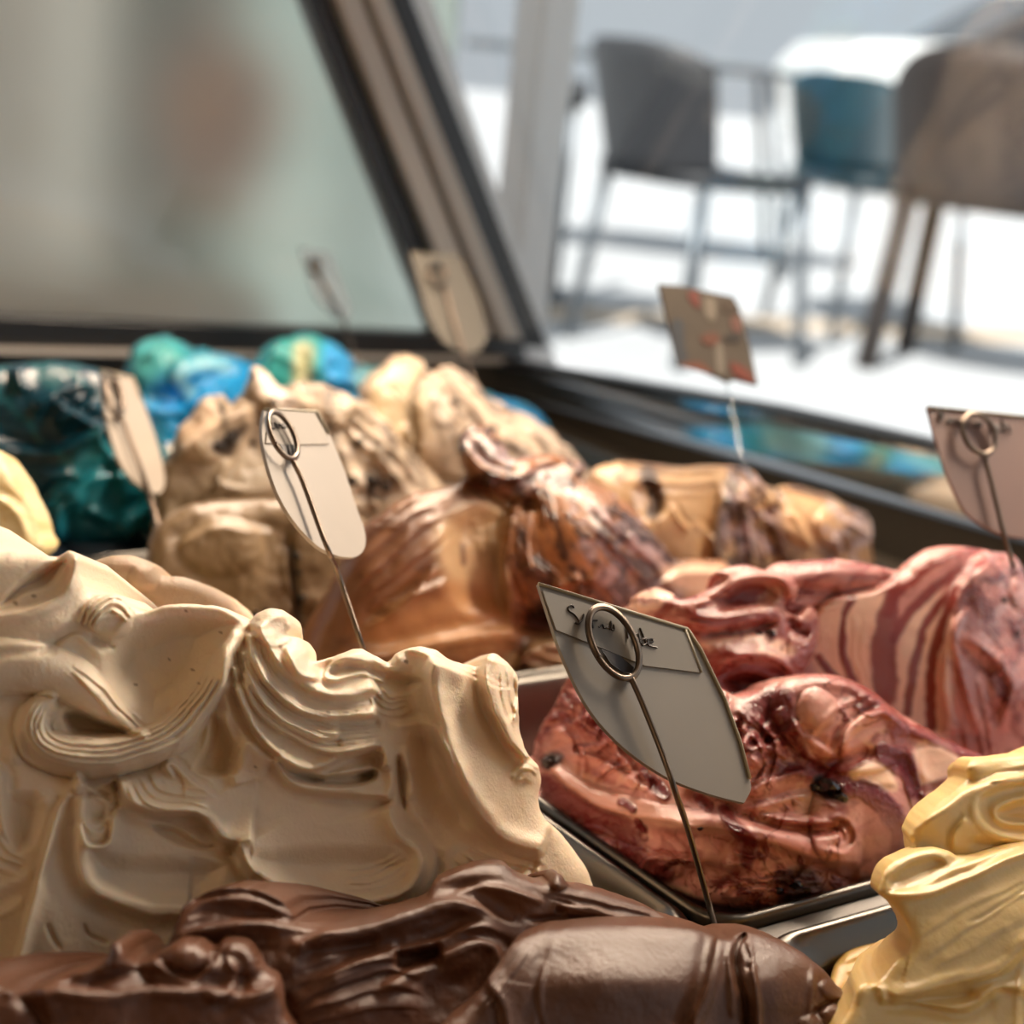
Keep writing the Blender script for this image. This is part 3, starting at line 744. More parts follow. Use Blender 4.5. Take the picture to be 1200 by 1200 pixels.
# ---- chocolate
CH = (0.145, 0.058, 0.030); CHD = (0.07, 0.026, 0.012)
mb = []
body(mb, [(190, 1130), (205, 1085), (220, 1058), (252, 1042), (290, 1041), (325, 1052), (345, 1072), (348, 1080), (400, 1080), (455, 1068), (495, 1055), (512, 1032), (560, 1014), (590, 1013), (610, 1028),
          (635, 1036), (655, 1024), (668, 1038), (700, 1044), (750, 1060), (795, 1080), (835, 1092), (860, 1110), (800, 1160), (700, 1240), (180, 1240)],
     [('a', -.07, 34)],
     [('D', [(212, 1080), (235, 1056), (280, 1052), (320, 1062), (338, 1078), (300, 1084), (250, 1078)], -10, 14), ('e', [(345, 1084), (340, 1066), (300, 1044), (250, 1042), (215, 1062), (205, 1090)], 8, 9),
      ('e', [(200, 1100), (240, 1088), (300, 1082), (345, 1088), (420, 1090)], 12, 12), ('g', [(210, 1110), (270, 1106), (330, 1104)], 10, 12),
      ('e', [(330, 1120), (380, 1095), (450, 1080), (510, 1058), (550, 1060), (590, 1082), (620, 1090)], 22, 22), ('e', [(350, 1160), (420, 1130), (480, 1112), (520, 1100), (560, 1085), (600, 1100)], 18, 16),
      ('g', [(460, 1125), (490, 1122), (520, 1118)], 12, 26), ('g', [(350, 1115), (400, 1110), (450, 1100)], 7, 10),
      ('e', [(430, 1170), (500, 1130), (550, 1105), (580, 1110), (590, 1140), (600, 1175)], 16, 14), ('B', 540, 1125, 30, 18, -10, 10), ('c', [(340, 1180), (430, 1150), (500, 1150)], 40, 8, 5),
      ('B', 600, 1045, 50, 22, 0, 16), ('O', 655, 1032, 12, 12, 0, 14), ('e', [(520, 1050), (570, 1040), (620, 1050), (640, 1062)], 10, 9), ('e', [(640, 1060), (690, 1065), (740, 1078), (790, 1082)], 9, 8),
      ('g', [(610, 1078), (650, 1076), (700, 1079), (740, 1082)], 4, 10), ('g', [(650, 1066), (665, 1070)], 4, 8), ('B', 700, 1055, 50, 14, 15, 8), ('c', [(640, 1045), (700, 1060), (780, 1080)], 14, 4, 4),
      ('B', 340, 1130, 16, 14, 0, 10), ('B', 350, 1108, 14, 9, 0, 8), ('B', 420, 1180, 60, 30, 0, 14), ('g', [(330, 1160), (340, 1190), (340, 1220)], 9, 10)],
     [('m', CHD, 40, .7, .25, .5, 11, 20, 2.5), ('P', [(510, 1030), (640, 1030), (790, 1085), (640, 1075), (520, 1050)], (.19, .085, .045), .6, 12)], CH, step=1.8, Re=15, back=.05, seed=21, wet0=.35, rough=1.8)
body(mb, [(-60, 1150), (0, 1156), (22, 1166), (45, 1156), (85, 1142), (112, 1134), (127, 1122), (131, 1106), (142, 1106), (150, 1120), (160, 1130), (180, 1122), (205, 1106), (232, 1104), (248, 1114),
          (262, 1104), (285, 1104), (303, 1120), (312, 1138), (328, 1150), (334, 1190), (330, 1250), (-60, 1250)],
     [('a', -.085, 34)],
     [('O', 137, 1116, 12, 20, 0, 14), ('e', [(330, 1150), (290, 1166), (200, 1160), (120, 1164), (60, 1160), (40, 1166)][::-1], 20, 16, 4, .05), ('g', [(60, 1152), (110, 1150), (160, 1140), (190, 1150)], 7, 9),
      ('O', 222, 1122, 24, 16, 0, 12), ('O', 285, 1124, 24, 20, 40, 12), ('g', [(296, 1108), (304, 1124), (304, 1136)], 3, 8), ('e', [(165, 1140), (180, 1128), (200, 1140), (225, 1150), (250, 1130), (262, 1118)], 9, 10),
      ('e', [(262, 1118), (275, 1140), (270, 1160), (240, 1180)], 16, 10), ('B', 300, 1160, 24, 16, 0, 8), ('g', [(15, 1165), (45, 1185), (50, 1220)], 7, 12), ('B', 20, 1162, 16, 8, 0, 8), ('c', [(60, 1150), (110, 1142), (150, 1136)], 12, 5, 4)],
     [('m', CHD, 30, .75, .2, .4, 12, 0, 2)], CH, step=1.8, Re=14, back=.05, seed=24, wet0=.5, rough=1.6)
body(mb, [(520, 1250), (560, 1165), (590, 1120), (606, 1102), (640, 1090), (690, 1084), (760, 1083), (810, 1088), (835, 1096), (850, 1098), (872, 1092), (900, 1098), (926, 1108), (950, 1124), (970, 1142),
          (988, 1162), (1010, 1174), (1019, 1188), (1018, 1200), (1000, 1215), (980, 1250)],
     [('a', -.10, 34)],
     [('B', 720, 1150, 130, 45, 0, 34), ('B', 900, 1150, 50, 45, 20, 26), ('s', [(640, 1230), (632, 1180), (634, 1140), (652, 1100)][::-1], 4, -7), ('r', [(655, 1096), (636, 1130), (630, 1180), (628, 1230)], 5, 5),
      ('e', [(815, 1250), (812, 1200), (828, 1160), (838, 1120), (845, 1096)], 18, 16, 4, .03), ('g', [(875, 1094), (864, 1115), (866, 1150), (874, 1180), (880, 1240)], [3, 5, 4, 6, 6], [20, 24, 14, 26, 28], 4, .02),
      ('r', [(882, 1096), (880, 1120), (886, 1160), (892, 1240)], 4, 8), ('r', [(868, 1094), (856, 1115), (856, 1150), (860, 1200)], 4, 6), ('g', [(872, 1105), (880, 1125), (876, 1140)], 3, 8),
      ('r', [(955, 1128), (950, 1160), (945, 1240)], 4, 5), ('O', 975, 1160, 18, 12, 40, 8), ('O', 978, 1190, 20, 14, 30, 12), ('O', 1005, 1186, 16, 16, 30, 12), ('O', 955, 1205, 20, 14, 20, 10), ('g', [(950, 1190), (975, 1172), (1000, 1182)], 3, 8),
      ('c', [(560, 1190), (600, 1130), (620, 1100)], 18, 5, 4), ('e', [(600, 1240), (590, 1180), (572, 1150), (590, 1130)], 12, 8)],
     [], (0.135, 0.062, 0.036), step=1.7, Re=24, back=.05, seed=27, wet0=.55, rough=.7)
o = finish(mb, 'gelato_mound', gm_choc)
tag(o, 'dark brown chocolate gelato along the bottom edge of the view', 'gelato')

# ---- pink gelato with dark red syrup
PK = (0.62, 0.275, 0.24); PKL = (0.92, 0.60, 0.46); SY = (0.145, 0.007, 0.008); SYM = (0.24, 0.030, 0.021); SYD = (0.02, 0.003, 0.003)
FINE = lambda sd, ang: [('m', (.20, .04, .035), 40, .96, .03, .8, sd, ang, 1.5), ('m', (.78, .46, .37), 34, .965, .03, .7, sd + 1, ang + 20, 1.6), ('m', SY, 55, .95, .035, .85, sd + 2, ang - 30, 1.5, None, .9)]
mb = []
# rear striped lobe
R_ = [(880, 700), (900, 665), (940, 657), (985, 656), (1020, 662), (1055, 668), (1068, 656), (1085, 645), (1110, 640), (1135, 642), (1160, 646), (1185, 650), (1200, 668), (1215, 700), (1260, 740), (1260, 930), (1150, 930), (1060, 890), (960, 850), (900, 830)]
body(mb, R_, [('a', .075, 68)],
     [('B', 1060, 760, 110, 110, 0, 34), ('B', 1150, 740, 60, 110, 0, 24), ('s', [(958, 760), (955, 725), (975, 702), (1020, 694), (1060, 670)][::-1], 5, -16), ('e', [(1110, 860), (1108, 790), (1112, 740), (1125, 690), (1165, 650)], 20, 14, 4, .03),
      ('e', [(1145, 870), (1130, 800), (1118, 740), (1140, 700)], 12, 9), ('e', [(1170, 860), (1185, 800), (1150, 760), (1120, 745)], 12, 10), ('O', 1185, 800, 26, 40, 0, 10), ('O', 1160, 690, 24, 34, 10, 8),
      ('g', [(1120, 750), (1145, 775), (1168, 795)], 5, 8), ('g', [(1190, 665), (1180, 700), (1195, 720)], 5, 8), ('c', [(1125, 790), (1140, 850), (1150, 900)], 26, 8, 4), ('B', 930, 680, 40, 16, 0, 10), ('B', 985, 672, 36, 14, 0, 10),
      ('g', [(905, 690), (950, 690), (990, 695)], 5, 8), ('c', [(905, 700), (960, 700), (1010, 690)], 16, 6, 4), ('c', [(1000, 720), (995, 770), (1010, 810)], 20, 1.5, 4)],
     [('m', SYM, 26, .78, .2, .8, 31, -15, 3, [(880, 640), (1060, 650), (1060, 700), (960, 720), (890, 740)], .7), ('P', [(955, 720), (985, 702), (1035, 695), (1045, 720), (1035, 810), (960, 800)], PKL, .9, 8, .2),
      ('P', [(1060, 730), (1110, 700), (1105, 870), (1050, 840)], (.90, .62, .48), .85, 10, .3),
      ('p', [(998, 700), (990, 722), (987, 755), (992, 780), (1003, 806)], [5, 4, 5, 6, 6], SYM, .95, .3, .6), ('p', [(960, 770), (972, 790), (990, 806)], 5, SYM, .95, .3, .7),
      ('p', [(1050, 688), (1042, 715), (1036, 760), (1038, 815)], [8, 13, 16, 14], SYM, .9, .2, .6), ('p', [(1145, 645), (1105, 655), (1075, 675), (1050, 698), (1040, 720)], [5, 5, 5, 6, 6], SYM, .95, .3, .6),
      ('p', [(1165, 654), (1115, 675), (1085, 698), (1060, 725), (1048, 750)], [4, 6, 6, 7, 5], SYM, .95, .3, .6), ('p', [(1122, 688), (1092, 720), (1076, 762), (1063, 835)], [5, 5, 6, 6], SYM, .95, .3, .7),
      ('p', [(1118, 700), (1102, 735), (1092, 785), (1090, 850)], [4, 6, 6, 7], SYM, .95, .3, .7), ('m', (.36, .12, .11), 22, .72, .2, .75, 33, 70, 2.5, [(1112, 680), (1150, 640), (1260, 660), (1260, 930), (1130, 900)], .8),
      ('m', (.70, .42, .40), 20, .85, .12, .7, 36, 40, 2.5, [(1125, 690), (1150, 650), (1260, 660), (1260, 830), (1160, 770)], .8),
      ('m', SY, 18, .86, .1, .8, 35, 60, 3, [(1125, 700), (1160, 650), (1230, 680), (1260, 850), (1180, 840)], .95)],
     PK, step=1.7, Re=26, back=.06, seed=41, wet0=.4, gain=1.2, thick=3)
# upper left lobes
body(mb, [(700, 730), (735, 712), (742, 700), (765, 689), (785, 694), (800, 702), (830, 690), (845, 678), (838, 672), (868, 662), (895, 668), (922, 672), (934, 686), (932, 702), (920, 706), (922, 716),
          (935, 722), (950, 712), (960, 730), (956, 760), (940, 790), (920, 815), (860, 840), (780, 830), (720, 780)],
     [('a', .055, 62), ('b', .03, 70)],
     [('t', [(742, 712), (780, 712), (830, 722), (880, 722), (920, 720)], [20, 22, 20, 16, 8], [20, 22, 20, 16, 6], 4, .03), ('e', [(925, 712), (925, 690), (905, 676), (870, 680), (835, 700), (810, 712)], 12, 12),
      ('D', [(838, 712), (870, 686), (905, 684), (915, 700), (900, 712), (860, 718)], -14, 10), ('g', [(818, 748), (850, 740), (890, 734), (915, 728)], 5, 14), ('B', 860, 762, 50, 18, 10, 14),
      ('e', [(935, 795), (915, 775), (885, 768), (855, 775), (835, 795)], 12, 12), ('D', [(845, 800), (870, 785), (900, 790), (920, 810), (880, 825)], -22, 14), ('g', [(925, 725), (935, 740), (950, 745)], 6, 14),
      ('O', 940, 760, 16, 24, 0, 6), ('B', 760, 705, 25, 18, 0, 6), ('c', [(800, 720), (850, 728), (900, 722)], 16, 5, 3)],
     [('P', [(738, 715), (745, 695), (770, 688), (790, 698), (765, 715)], PKL, .9, 6), ('p', [(772, 722), (790, 705), (812, 700)], 6, SYM, .9, .4, .7), ('p', [(808, 720), (840, 725), (880, 728), (905, 720)], [8, 12, 10, 6], SYM, .75, .5, .85),
      ('P', [(840, 712), (872, 684), (900, 690), (880, 708)], SYM, .85, 4, .7), ('P', [(890, 700), (912, 688), (915, 705), (890, 712)], PKL, .6, 4), ('P', [(820, 752), (870, 740), (915, 750), (935, 765), (900, 768), (860, 760), (830, 775)], PKL, .9, 5, .4),
      ('p', [(828, 775), (850, 762), (880, 758)], 9, SYM, .85, .5, .7), ('P', [(830, 800), (860, 775), (900, 780), (930, 800), (900, 835), (850, 840)], SYM, .85, 8, .8), ('P', [(915, 730), (940, 728), (955, 745), (950, 790), (925, 775), (935, 750)], SYM, .8, 5, .9),
      ('m', (.55, .30, .33), 12, .8, .15, .6, 44, 20, 2, [(900, 715), (955, 735), (950, 790), (900, 770)], .9), ('m', SYM, 14, .85, .12, .7, 46, 10, 2.5, None, .6)],
     (.50, .205, .165), step=1.7, thick=3, gain=1.3, Re=13, back=.04, seed=47, wet0=.45)
# main front lobe
F_ = [(624, 892), (626, 872), (634, 852), (648, 830), (658, 808), (668, 792), (680, 790), (700, 800), (720, 780), (760, 760), (820, 790), (860, 815), (885, 810), (905, 800), (930, 794), (960, 790), (990, 794), (1015, 805),
      (1045, 828), (1075, 848), (1100, 862), (1130, 876), (1155, 888), (1150, 915), (1100, 960), (1066, 1000), (1050, 1030), (1040, 1046), (1000, 1058), (940, 1064), (880, 1066), (835, 1060), (800, 1048), (765, 1030),
      (730, 1012), (690, 990), (655, 966), (636, 940), (628, 915)]
fo = [('B', 860, 900, 200, 130, 0, 20),
      # long lower band
      ('e', [(1010, 1010), (960, 1005), (900, 985), (840, 970), (780, 968), (720, 950), (680, 930), (650, 905), (640, 880)], 26, 16, 4, .03),
      ('t', [(632, 880), (640, 905), (670, 935), (720, 955), (790, 975), (860, 985), (930, 1000), (1000, 1005)], [16, 24, 28, 28, 32, 40, 46, 40], [8, 14, 16, 14, 16, 20, 22, 16], 4, .04),
      ('e', [(640, 892), (660, 918), (700, 945), (750, 958), (790, 964), (830, 980)][::-1], 8, 6, 4, .05), ('c', [(650, 890), (680, 925), (740, 945), (820, 955), (900, 965)], 26, .8, 3),
      ('g', [(850, 945), (890, 960), (930, 972), (975, 970), (1000, 958)], 6, 18), ('g', [(800, 925), (840, 940), (870, 950)], 8, 14),
      # the curl
      ('O', 1012, 958, 64, 74, 10, 24), ('e', [(972, 994), (990, 998), (1001, 985), (999, 968), (985, 958), (968, 962), (935, 966), (905, 962)], 8, 6, 4, .04), ('g', [(968, 978), (976, 972), (986, 975), (988, 984), (982, 988)], 2.5, 7),
      # top centre dome
      ('O', 985, 845, 85, 58, 25, 24), ('e', [(932, 830), (935, 850), (955, 870), (985, 890)], 10, 6), ('O', 958, 830, 24, 24, 0, 10), ('e', [(985, 895), (990, 860), (1010, 840), (1040, 835), (1060, 850)], 12, 10),
      ('c', [(960, 890), (990, 850), (1040, 822)], 30, 7, 4), ('g', [(945, 895), (990, 890), (1030, 880)], 8, 12), ('r', [(935, 800), (980, 800), (1020, 815), (1060, 850), (1120, 880)], 8, 8),
      ('D', [(1075, 875), (1110, 872), (1128, 890), (1130, 910), (1105, 925), (1078, 915)], 5, 10), ('D', [(995, 905), (1030, 892), (1045, 905), (1050, 925), (1010, 920)], 4, 8), ('r', [(1062, 870), (1075, 900), (1085, 925), (1080, 945)], [9, 9, 8, 8], 7),
      # syrup pit
      ('B', 905, 850, 40, 50, 0, -16), ('B', 880, 870, 24, 40, 0, 10), ('e', [(870, 930), (900, 915), (930, 905), (950, 898)], 12, 9), ('e', [(860, 880), (885, 860), (895, 880), (880, 905)], 10, 9), ('c', [(860, 850), (890, 880), (880, 920)], 30, 9, 4),
      ('e', [(860, 950), (900, 940), (940, 930), (955, 935)], 10, 8), ('g', [(955, 925), (975, 930), (985, 925)], 7, 10),
      # upper left knot
      ('e', [(640, 860), (665, 850), (690, 840), (710, 850)], 12, 9), ('O', 680, 835, 22, 22, 0, 12), ('e', [(655, 880), (690, 885), (720, 900), (760, 925), (780, 940)], 10, 9), ('O', 700, 870, 26, 20, 30, 10),
      ('e', [(650, 850), (672, 868), (668, 884)], 8, 9), ('e', [(700, 905), (722, 882), (712, 862)], 8, 10), ('e', [(730, 915), (752, 905), (764, 925)], 7, 9), ('g', [(660, 810), (672, 830), (668, 850)], 5, 9), ('e', [(720, 880), (740, 900), (750, 925)], 8, 8), ('B', 760, 940, 36, 14, 15, 10),
      ('g', [(641, 893), (650, 888)], 6, 22),
      # bottom crumble
      ('g', [(640, 950), (680, 968), (720, 985), (745, 1010)], 10, 8), ('r', [(700, 985), (760, 1000), (840, 1012)], 9, 8), ('O', 770, 1012, 34, 16, 15, 10), ('O', 870, 1040, 30, 12, -10, 9), ('O', 700, 985, 26, 16, 30, 8), ('e', [(740, 1035), (760, 1005), (800, 1005), (830, 1015)], 10, 9), ('e', [(850, 1052), (890, 1040), (930, 1046), (970, 1044)], 7, 8),
      ('e', [(835, 1050), (870, 1030), (920, 1030), (960, 1035)], 9, 8), ('B', 900, 1050, 60, 10, 0, 8), ('B', 1060, 960, 60, 70, 0, 12)]
fp = FINE(151, 10) + [('m', (.30, .07, .05), 50, .86, .12, .7, 51, 20, 1.4, None, .5), ('m', (.72, .40, .32), 44, .9, .08, .6, 53, -25, 1.5, None, .35),
      ('P', [(640, 880), (660, 890), (720, 925), (800, 950), (850, 975), (800, 975), (720, 955), (670, 930), (645, 905)], (.64, .33, .25), .9, 6, .35),
      ('P', [(630, 860), (660, 795), (690, 795), (720, 850), (700, 870), (660, 850), (640, 870)], SY, .85, 10, .9), ('m', PK, 13, .84, .1, .7, 55, 50, 2.5, [(640, 800), (720, 790), (780, 900), (700, 900), (640, 870)], .6),
      ('P', [(870, 820), (920, 800), (935, 830), (950, 880), (985, 895), (960, 915), (900, 900), (860, 860)], SY, .9, 9, .97), ('m', (.42, .16, .14), 15, .82, .12, .8, 56, 60, 2.5, [(855, 850), (900, 850), (950, 900), (870, 930)], .8),
      ('P', [(985, 935), (960, 905), (1000, 895), (1050, 885), (1060, 905), (1020, 905), (1010, 925)], SY, .85, 7, .9),
      ('P', [(935, 825), (950, 815), (980, 822), (975, 850), (955, 862), (938, 845)], (.60, .30, .24), .85, 5), ('p', [(1000, 800), (1040, 830), (1055, 865), (1060, 900)], [10, 12, 12, 10], SYM, .8, .6, .8),
      ('P', [(1075, 872), (1112, 872), (1130, 890), (1132, 915), (1120, 928), (1085, 930), (1076, 905)], (.90, .58, .45), .95, 3, .4), ('P', [(995, 905), (1025, 893), (1042, 903), (1052, 925), (1012, 920)], (.88, .60, .44), .95, 3, .4),
      ('p', [(1035, 880), (1060, 895), (1068, 915), (1080, 945)], [10, 11, 9, 10], SY, .97, .2, .97), ('p', [(1085, 925), (1110, 920), (1135, 935)], [6, 8, 3], SYM, .85, .4, .7), ('p', [(1050, 850), (1100, 868), (1155, 890)], [8, 8, 10], SYM, .85, .4, .9),
      ('p', [(1122, 870), (1135, 890), (1145, 905)], 8, SYM, .95, .3, .8), ('p', [(985, 930), (1010, 925), (1040, 945), (1055, 975), (1048, 1010), (1025, 1050)], [8, 14, 14, 12, 14, 14], SY, .97, .2, .97),
      ('P', [(1066, 940), (1090, 945), (1110, 960), (1060, 1010), (1060, 970)], (.62, .34, .28), .8, 5), ('P', [(952, 920), (965, 912), (985, 918), (990, 932), (975, 940), (958, 934)], SYD, .97, 4, 1.0),
      ('p', [(960, 915), (975, 925), (982, 934)], 7, (.012, .01, .012), .95, .5, 1.0), ('p', [(640, 893), (652, 889)], 8, (.02, .015, .015), .95, .5, .8),
      ('p', [(1000, 960), (1035, 975), (1030, 1000), (990, 1020)], 26, (.52, .23, .17), .6, .6, .3), ('p', [(640, 920), (690, 955), (730, 975), (745, 1010), (780, 1025)], [14, 14, 16, 20, 10], SY, .85, .5, .9),
      ('p', [(850, 950), (862, 970), (880, 985), (875, 1010)], [8, 9, 9, 8], SY, .92, .4, .9), ('p', [(820, 935), (830, 945)], 7, SY, .9, .3, .95), ('p', [(728, 940), (740, 948)], 5, SY, .9, .3, .95), ('p', [(746, 962), (752, 972)], 4, SY, .9, .3, .95),
      ('p', [(765, 915), (778, 930)], 8, SY, .9, .4, .9), ('p', [(752, 905), (758, 912)], 5, SY, .9, .4, .9), ('P', [(775, 1035), (790, 1038), (808, 1042), (806, 1052), (785, 1046)], PKL, .9, 3),
      ('m', SY, 10, .75, .15, .85, 58, 0, 2, [(830, 1030), (940, 1015), (1000, 1040), (980, 1070), (840, 1065)], .9), ('p', [(920, 1030), (945, 1025), (955, 1045), (925, 1050)], 10, (.02, .01, .01), .8, .8, .8),
      ('p', [(880, 980), (920, 960), (960, 965), (990, 950)], 5, SYM, .6, .6, .6), ('P', [(940, 930), (965, 940), (950, 955), (930, 950)], (.62, .40, .30), .7, 6)]
body(mb, F_, [('a', .015, 60), ('b', .008, 64)], fo + swirls(31, (650, 820, 760, 920), 10, (5, 9), (5, 9), (20, 60), kinds='e') + swirls(32, (850, 830, 930, 930), 12, (5, 10), (5, 10), (25, 70), kinds='e') + swirls(33, (700, 1000, 980, 1050), 12, (4, 8), (4, 8), (20, 50), kinds='e'), fp, PK, step=1.6, thick=5, gain=1.25, Re=20, back=.09, seed=51, wet0=.35, smin=.03)
o = finish(mb, 'gelato_mound', gm_rasp)
m_cy = mat('dark_cherry', (0.012, 0.004, 0.006), 0.12, 0, 0.4, 250, coat=0.6)
chunks(o, 'berry_piece', None, [(971, 924, 15), (984, 932, 9), (958, 921, 8), (646, 892, 8), (936, 1040, 9), (950, 1046, 6), (918, 1046, 6), (906, 742, 8), (893, 738, 5), (1178, 700, 7), (1196, 742, 6), (822, 975, 4)], m_cy, 6)
tag(o, 'pink gelato marbled with glossy dark red berry syrup', 'gelato')

# ---- yellow gelato
YL = (0.80, 0.57, 0.235)
mb = []
body(mb, [(972, 1150), (985, 1120), (1002, 1102), (1030, 1098), (1060, 1106), (1100, 1110), (1260, 1130), (1260, 1260), (1010, 1260), (975, 1200)],
     [('z', -.004, 14)], [('e', [(985, 1180), (1020, 1150), (1040, 1148), (1080, 1170), (1150, 1165)], 14, 10), ('c', [(985, 1130), (1030, 1120), (1060, 1110)], 24, 5, 3), ('e', [(1000, 1140), (1030, 1120), (1055, 1118)], 8, 5)], [], (.82, .56, .20), Re=12, back=.02, seed=61)
body(mb, [(1066, 985), (1068, 972), (1080, 956), (1098, 942), (1120, 925), (1132, 912), (1131, 898), (1140, 889), (1165, 888), (1200, 884), (1260, 880), (1260, 1060), (1150, 1060), (1080, 1020)],
     [('a', -.085, 55)],
     [('B', 1120, 960, 50, 50, 0, 20), ('O', 1145, 900, 20, 14, 0, 8), ('e', [(1070, 975), (1100, 950), (1140, 925), (1200, 905)], 16, 12), ('e', [(1260, 910), (1200, 915), (1155, 930), (1145, 955), (1165, 975), (1210, 985), (1260, 985)], 14, 13),
      ('e', [(1250, 935), (1200, 935), (1168, 948), (1175, 962), (1215, 968)], 9, 9), ('D', [(1165, 950), (1200, 938), (1240, 945), (1240, 965), (1190, 968)], -8, 10), ('r', [(1070, 985), (1078, 1000), (1110, 1000)], 6, 6),
      ('e', [(1115, 1000), (1118, 975), (1135, 955)], 9, 6), ('g', [(1130, 985), (1160, 990), (1210, 997)], 6, 8), ('c', [(1140, 910), (1180, 905), (1240, 900)], 18, 5, 3)], [], YL, Re=16, back=.05, seed=63)
body(mb, [(1029, 1046), (1031, 1030), (1040, 1014), (1058, 1003), (1090, 994), (1110, 996), (1125, 1003), (1145, 1003), (1180, 994), (1220, 985), (1260, 975), (1260, 1260), (985, 1260), (998, 1175), (1010, 1152),
          (1030, 1148), (1045, 1130), (1064, 1112), (1064, 1090), (1052, 1068), (1040, 1056)],
     [('a', -.105, 50)],
     [('B', 1150, 1080, 120, 60, -20, 22), ('s', [(1260, 960), (1190, 1000), (1120, 1030), (1080, 1042), (1032, 1046)][::-1], 5, 14), ('D', [(1038, 1030), (1060, 1010), (1095, 1002), (1110, 1015), (1085, 1030), (1050, 1042)], -10, 10),
      ('e', [(1032, 1050), (1075, 1040), (1120, 1018), (1170, 1000)], 12, 7), ('c', [(1080, 1130), (1140, 1090), (1240, 1040)], 40, 4, 4), ('g', [(1130, 1085), (1160, 1068), (1215, 1035)], 3, 4),
      ('e', [(1260, 1070), (1200, 1110), (1170, 1135), (1120, 1150), (1060, 1165), (1030, 1150)], 20, 14), ('e', [(1260, 1130), (1210, 1160), (1170, 1155), (1130, 1180), (1080, 1175), (1020, 1165)], 14, 12), ('g', [(1050, 1172), (1100, 1170), (1150, 1165)], 6, 10),
      ('e', [(1215, 1090), (1200, 1130), (1195, 1180), (1200, 1230)], 12, 8), ('B', 1165, 1160, 20, 12, 0, 8), ('r', [(1022, 1152), (1034, 1160), (1038, 1178)], 5, 6), ('B', 1120, 1215, 60, 20, 0, 12)],
     [], YL, step=1.8, Re=16, back=.05, seed=65, wet0=.4)
o = finish(mb, 'gelato_mound', gm_yel)
tag(o, 'smooth yellow gelato heaped over its tub at the lower right', 'gelato')

# ---- brown and cream swirled gelato
CR = (0.44, 0.28, 0.14); BR = (0.13, 0.05, 0.02); DK = (0.025, 0.010, 0.007); OR = (0.32, 0.125, 0.04)
mb = []
body(mb, [(680, 600), (688, 560), (705, 545), (740, 541), (790, 546), (830, 545), (860, 546), (880, 552), (900, 570), (930, 569), (965, 578), (1000, 595), (1018, 606), (1022, 640), (1010, 700), (900, 720), (760, 700), (690, 650)],
     [('a', .26, 66)],
     [('B', 780, 610, 70, 60, 0, 26), ('B', 880, 600, 30, 50, 0, 20), ('B', 950, 610, 50, 40, 0, 20), ('s', [(905, 560), (905, 620), (920, 680)], 8, -16), ('e', [(850, 700), (838, 640), (850, 560)], 16, 12), ('O', 985, 615, 30, 28, 0, 12),
      ('c', [(740, 550), (800, 560), (850, 555)], 24, 7, 4), ('g', [(755, 560), (765, 590), (770, 610)], 12, 12), ('c', [(870, 560), (885, 610), (890, 680)], 26, 8, 4)] + swirls(9, (700, 550, 1010, 650), 22, (5, 12), (5, 13), (30, 80), 60),
     TH([('m', BR, 34, .75, .2, .7, 72, 80, 2.5), ('P', [(770, 560), (860, 555), (845, 640), (780, 640)], CR, .85, 10), ('p', [(758, 556), (770, 585), (765, 600)], 10, DK, .9, .4), ('p', [(862, 555), (850, 600), (838, 660)], 8, DK, .8, .5),
      ('m', (.42, .32, .34), 18, .8, .14, .7, 73, 50, 2, [(855, 545), (900, 555), (915, 650), (850, 680)], .8), ('m', DK, 14, .82, .12, .8, 74, 40, 2.5, [(855, 545), (910, 560), (925, 690), (840, 680)], .8),  # lilac-grey marbling is painted sheen on the wet chocolate
      ('P', [(920, 585), (965, 585), (980, 625), (930, 640)], (.58, .36, .19), .8, 10), ('m', (.40, .32, .34), 16, .8, .14, .7, 75, 50, 2, [(970, 585), (1025, 600), (1020, 680), (970, 660)], .8), ('p', [(930, 572), (980, 585), (1015, 605)], 5, DK, .7, .5)], .07),  # the lilac-grey at the right end is painted highlight too
     CR, Re=24, back=.06, seed=71, wet0=.5)
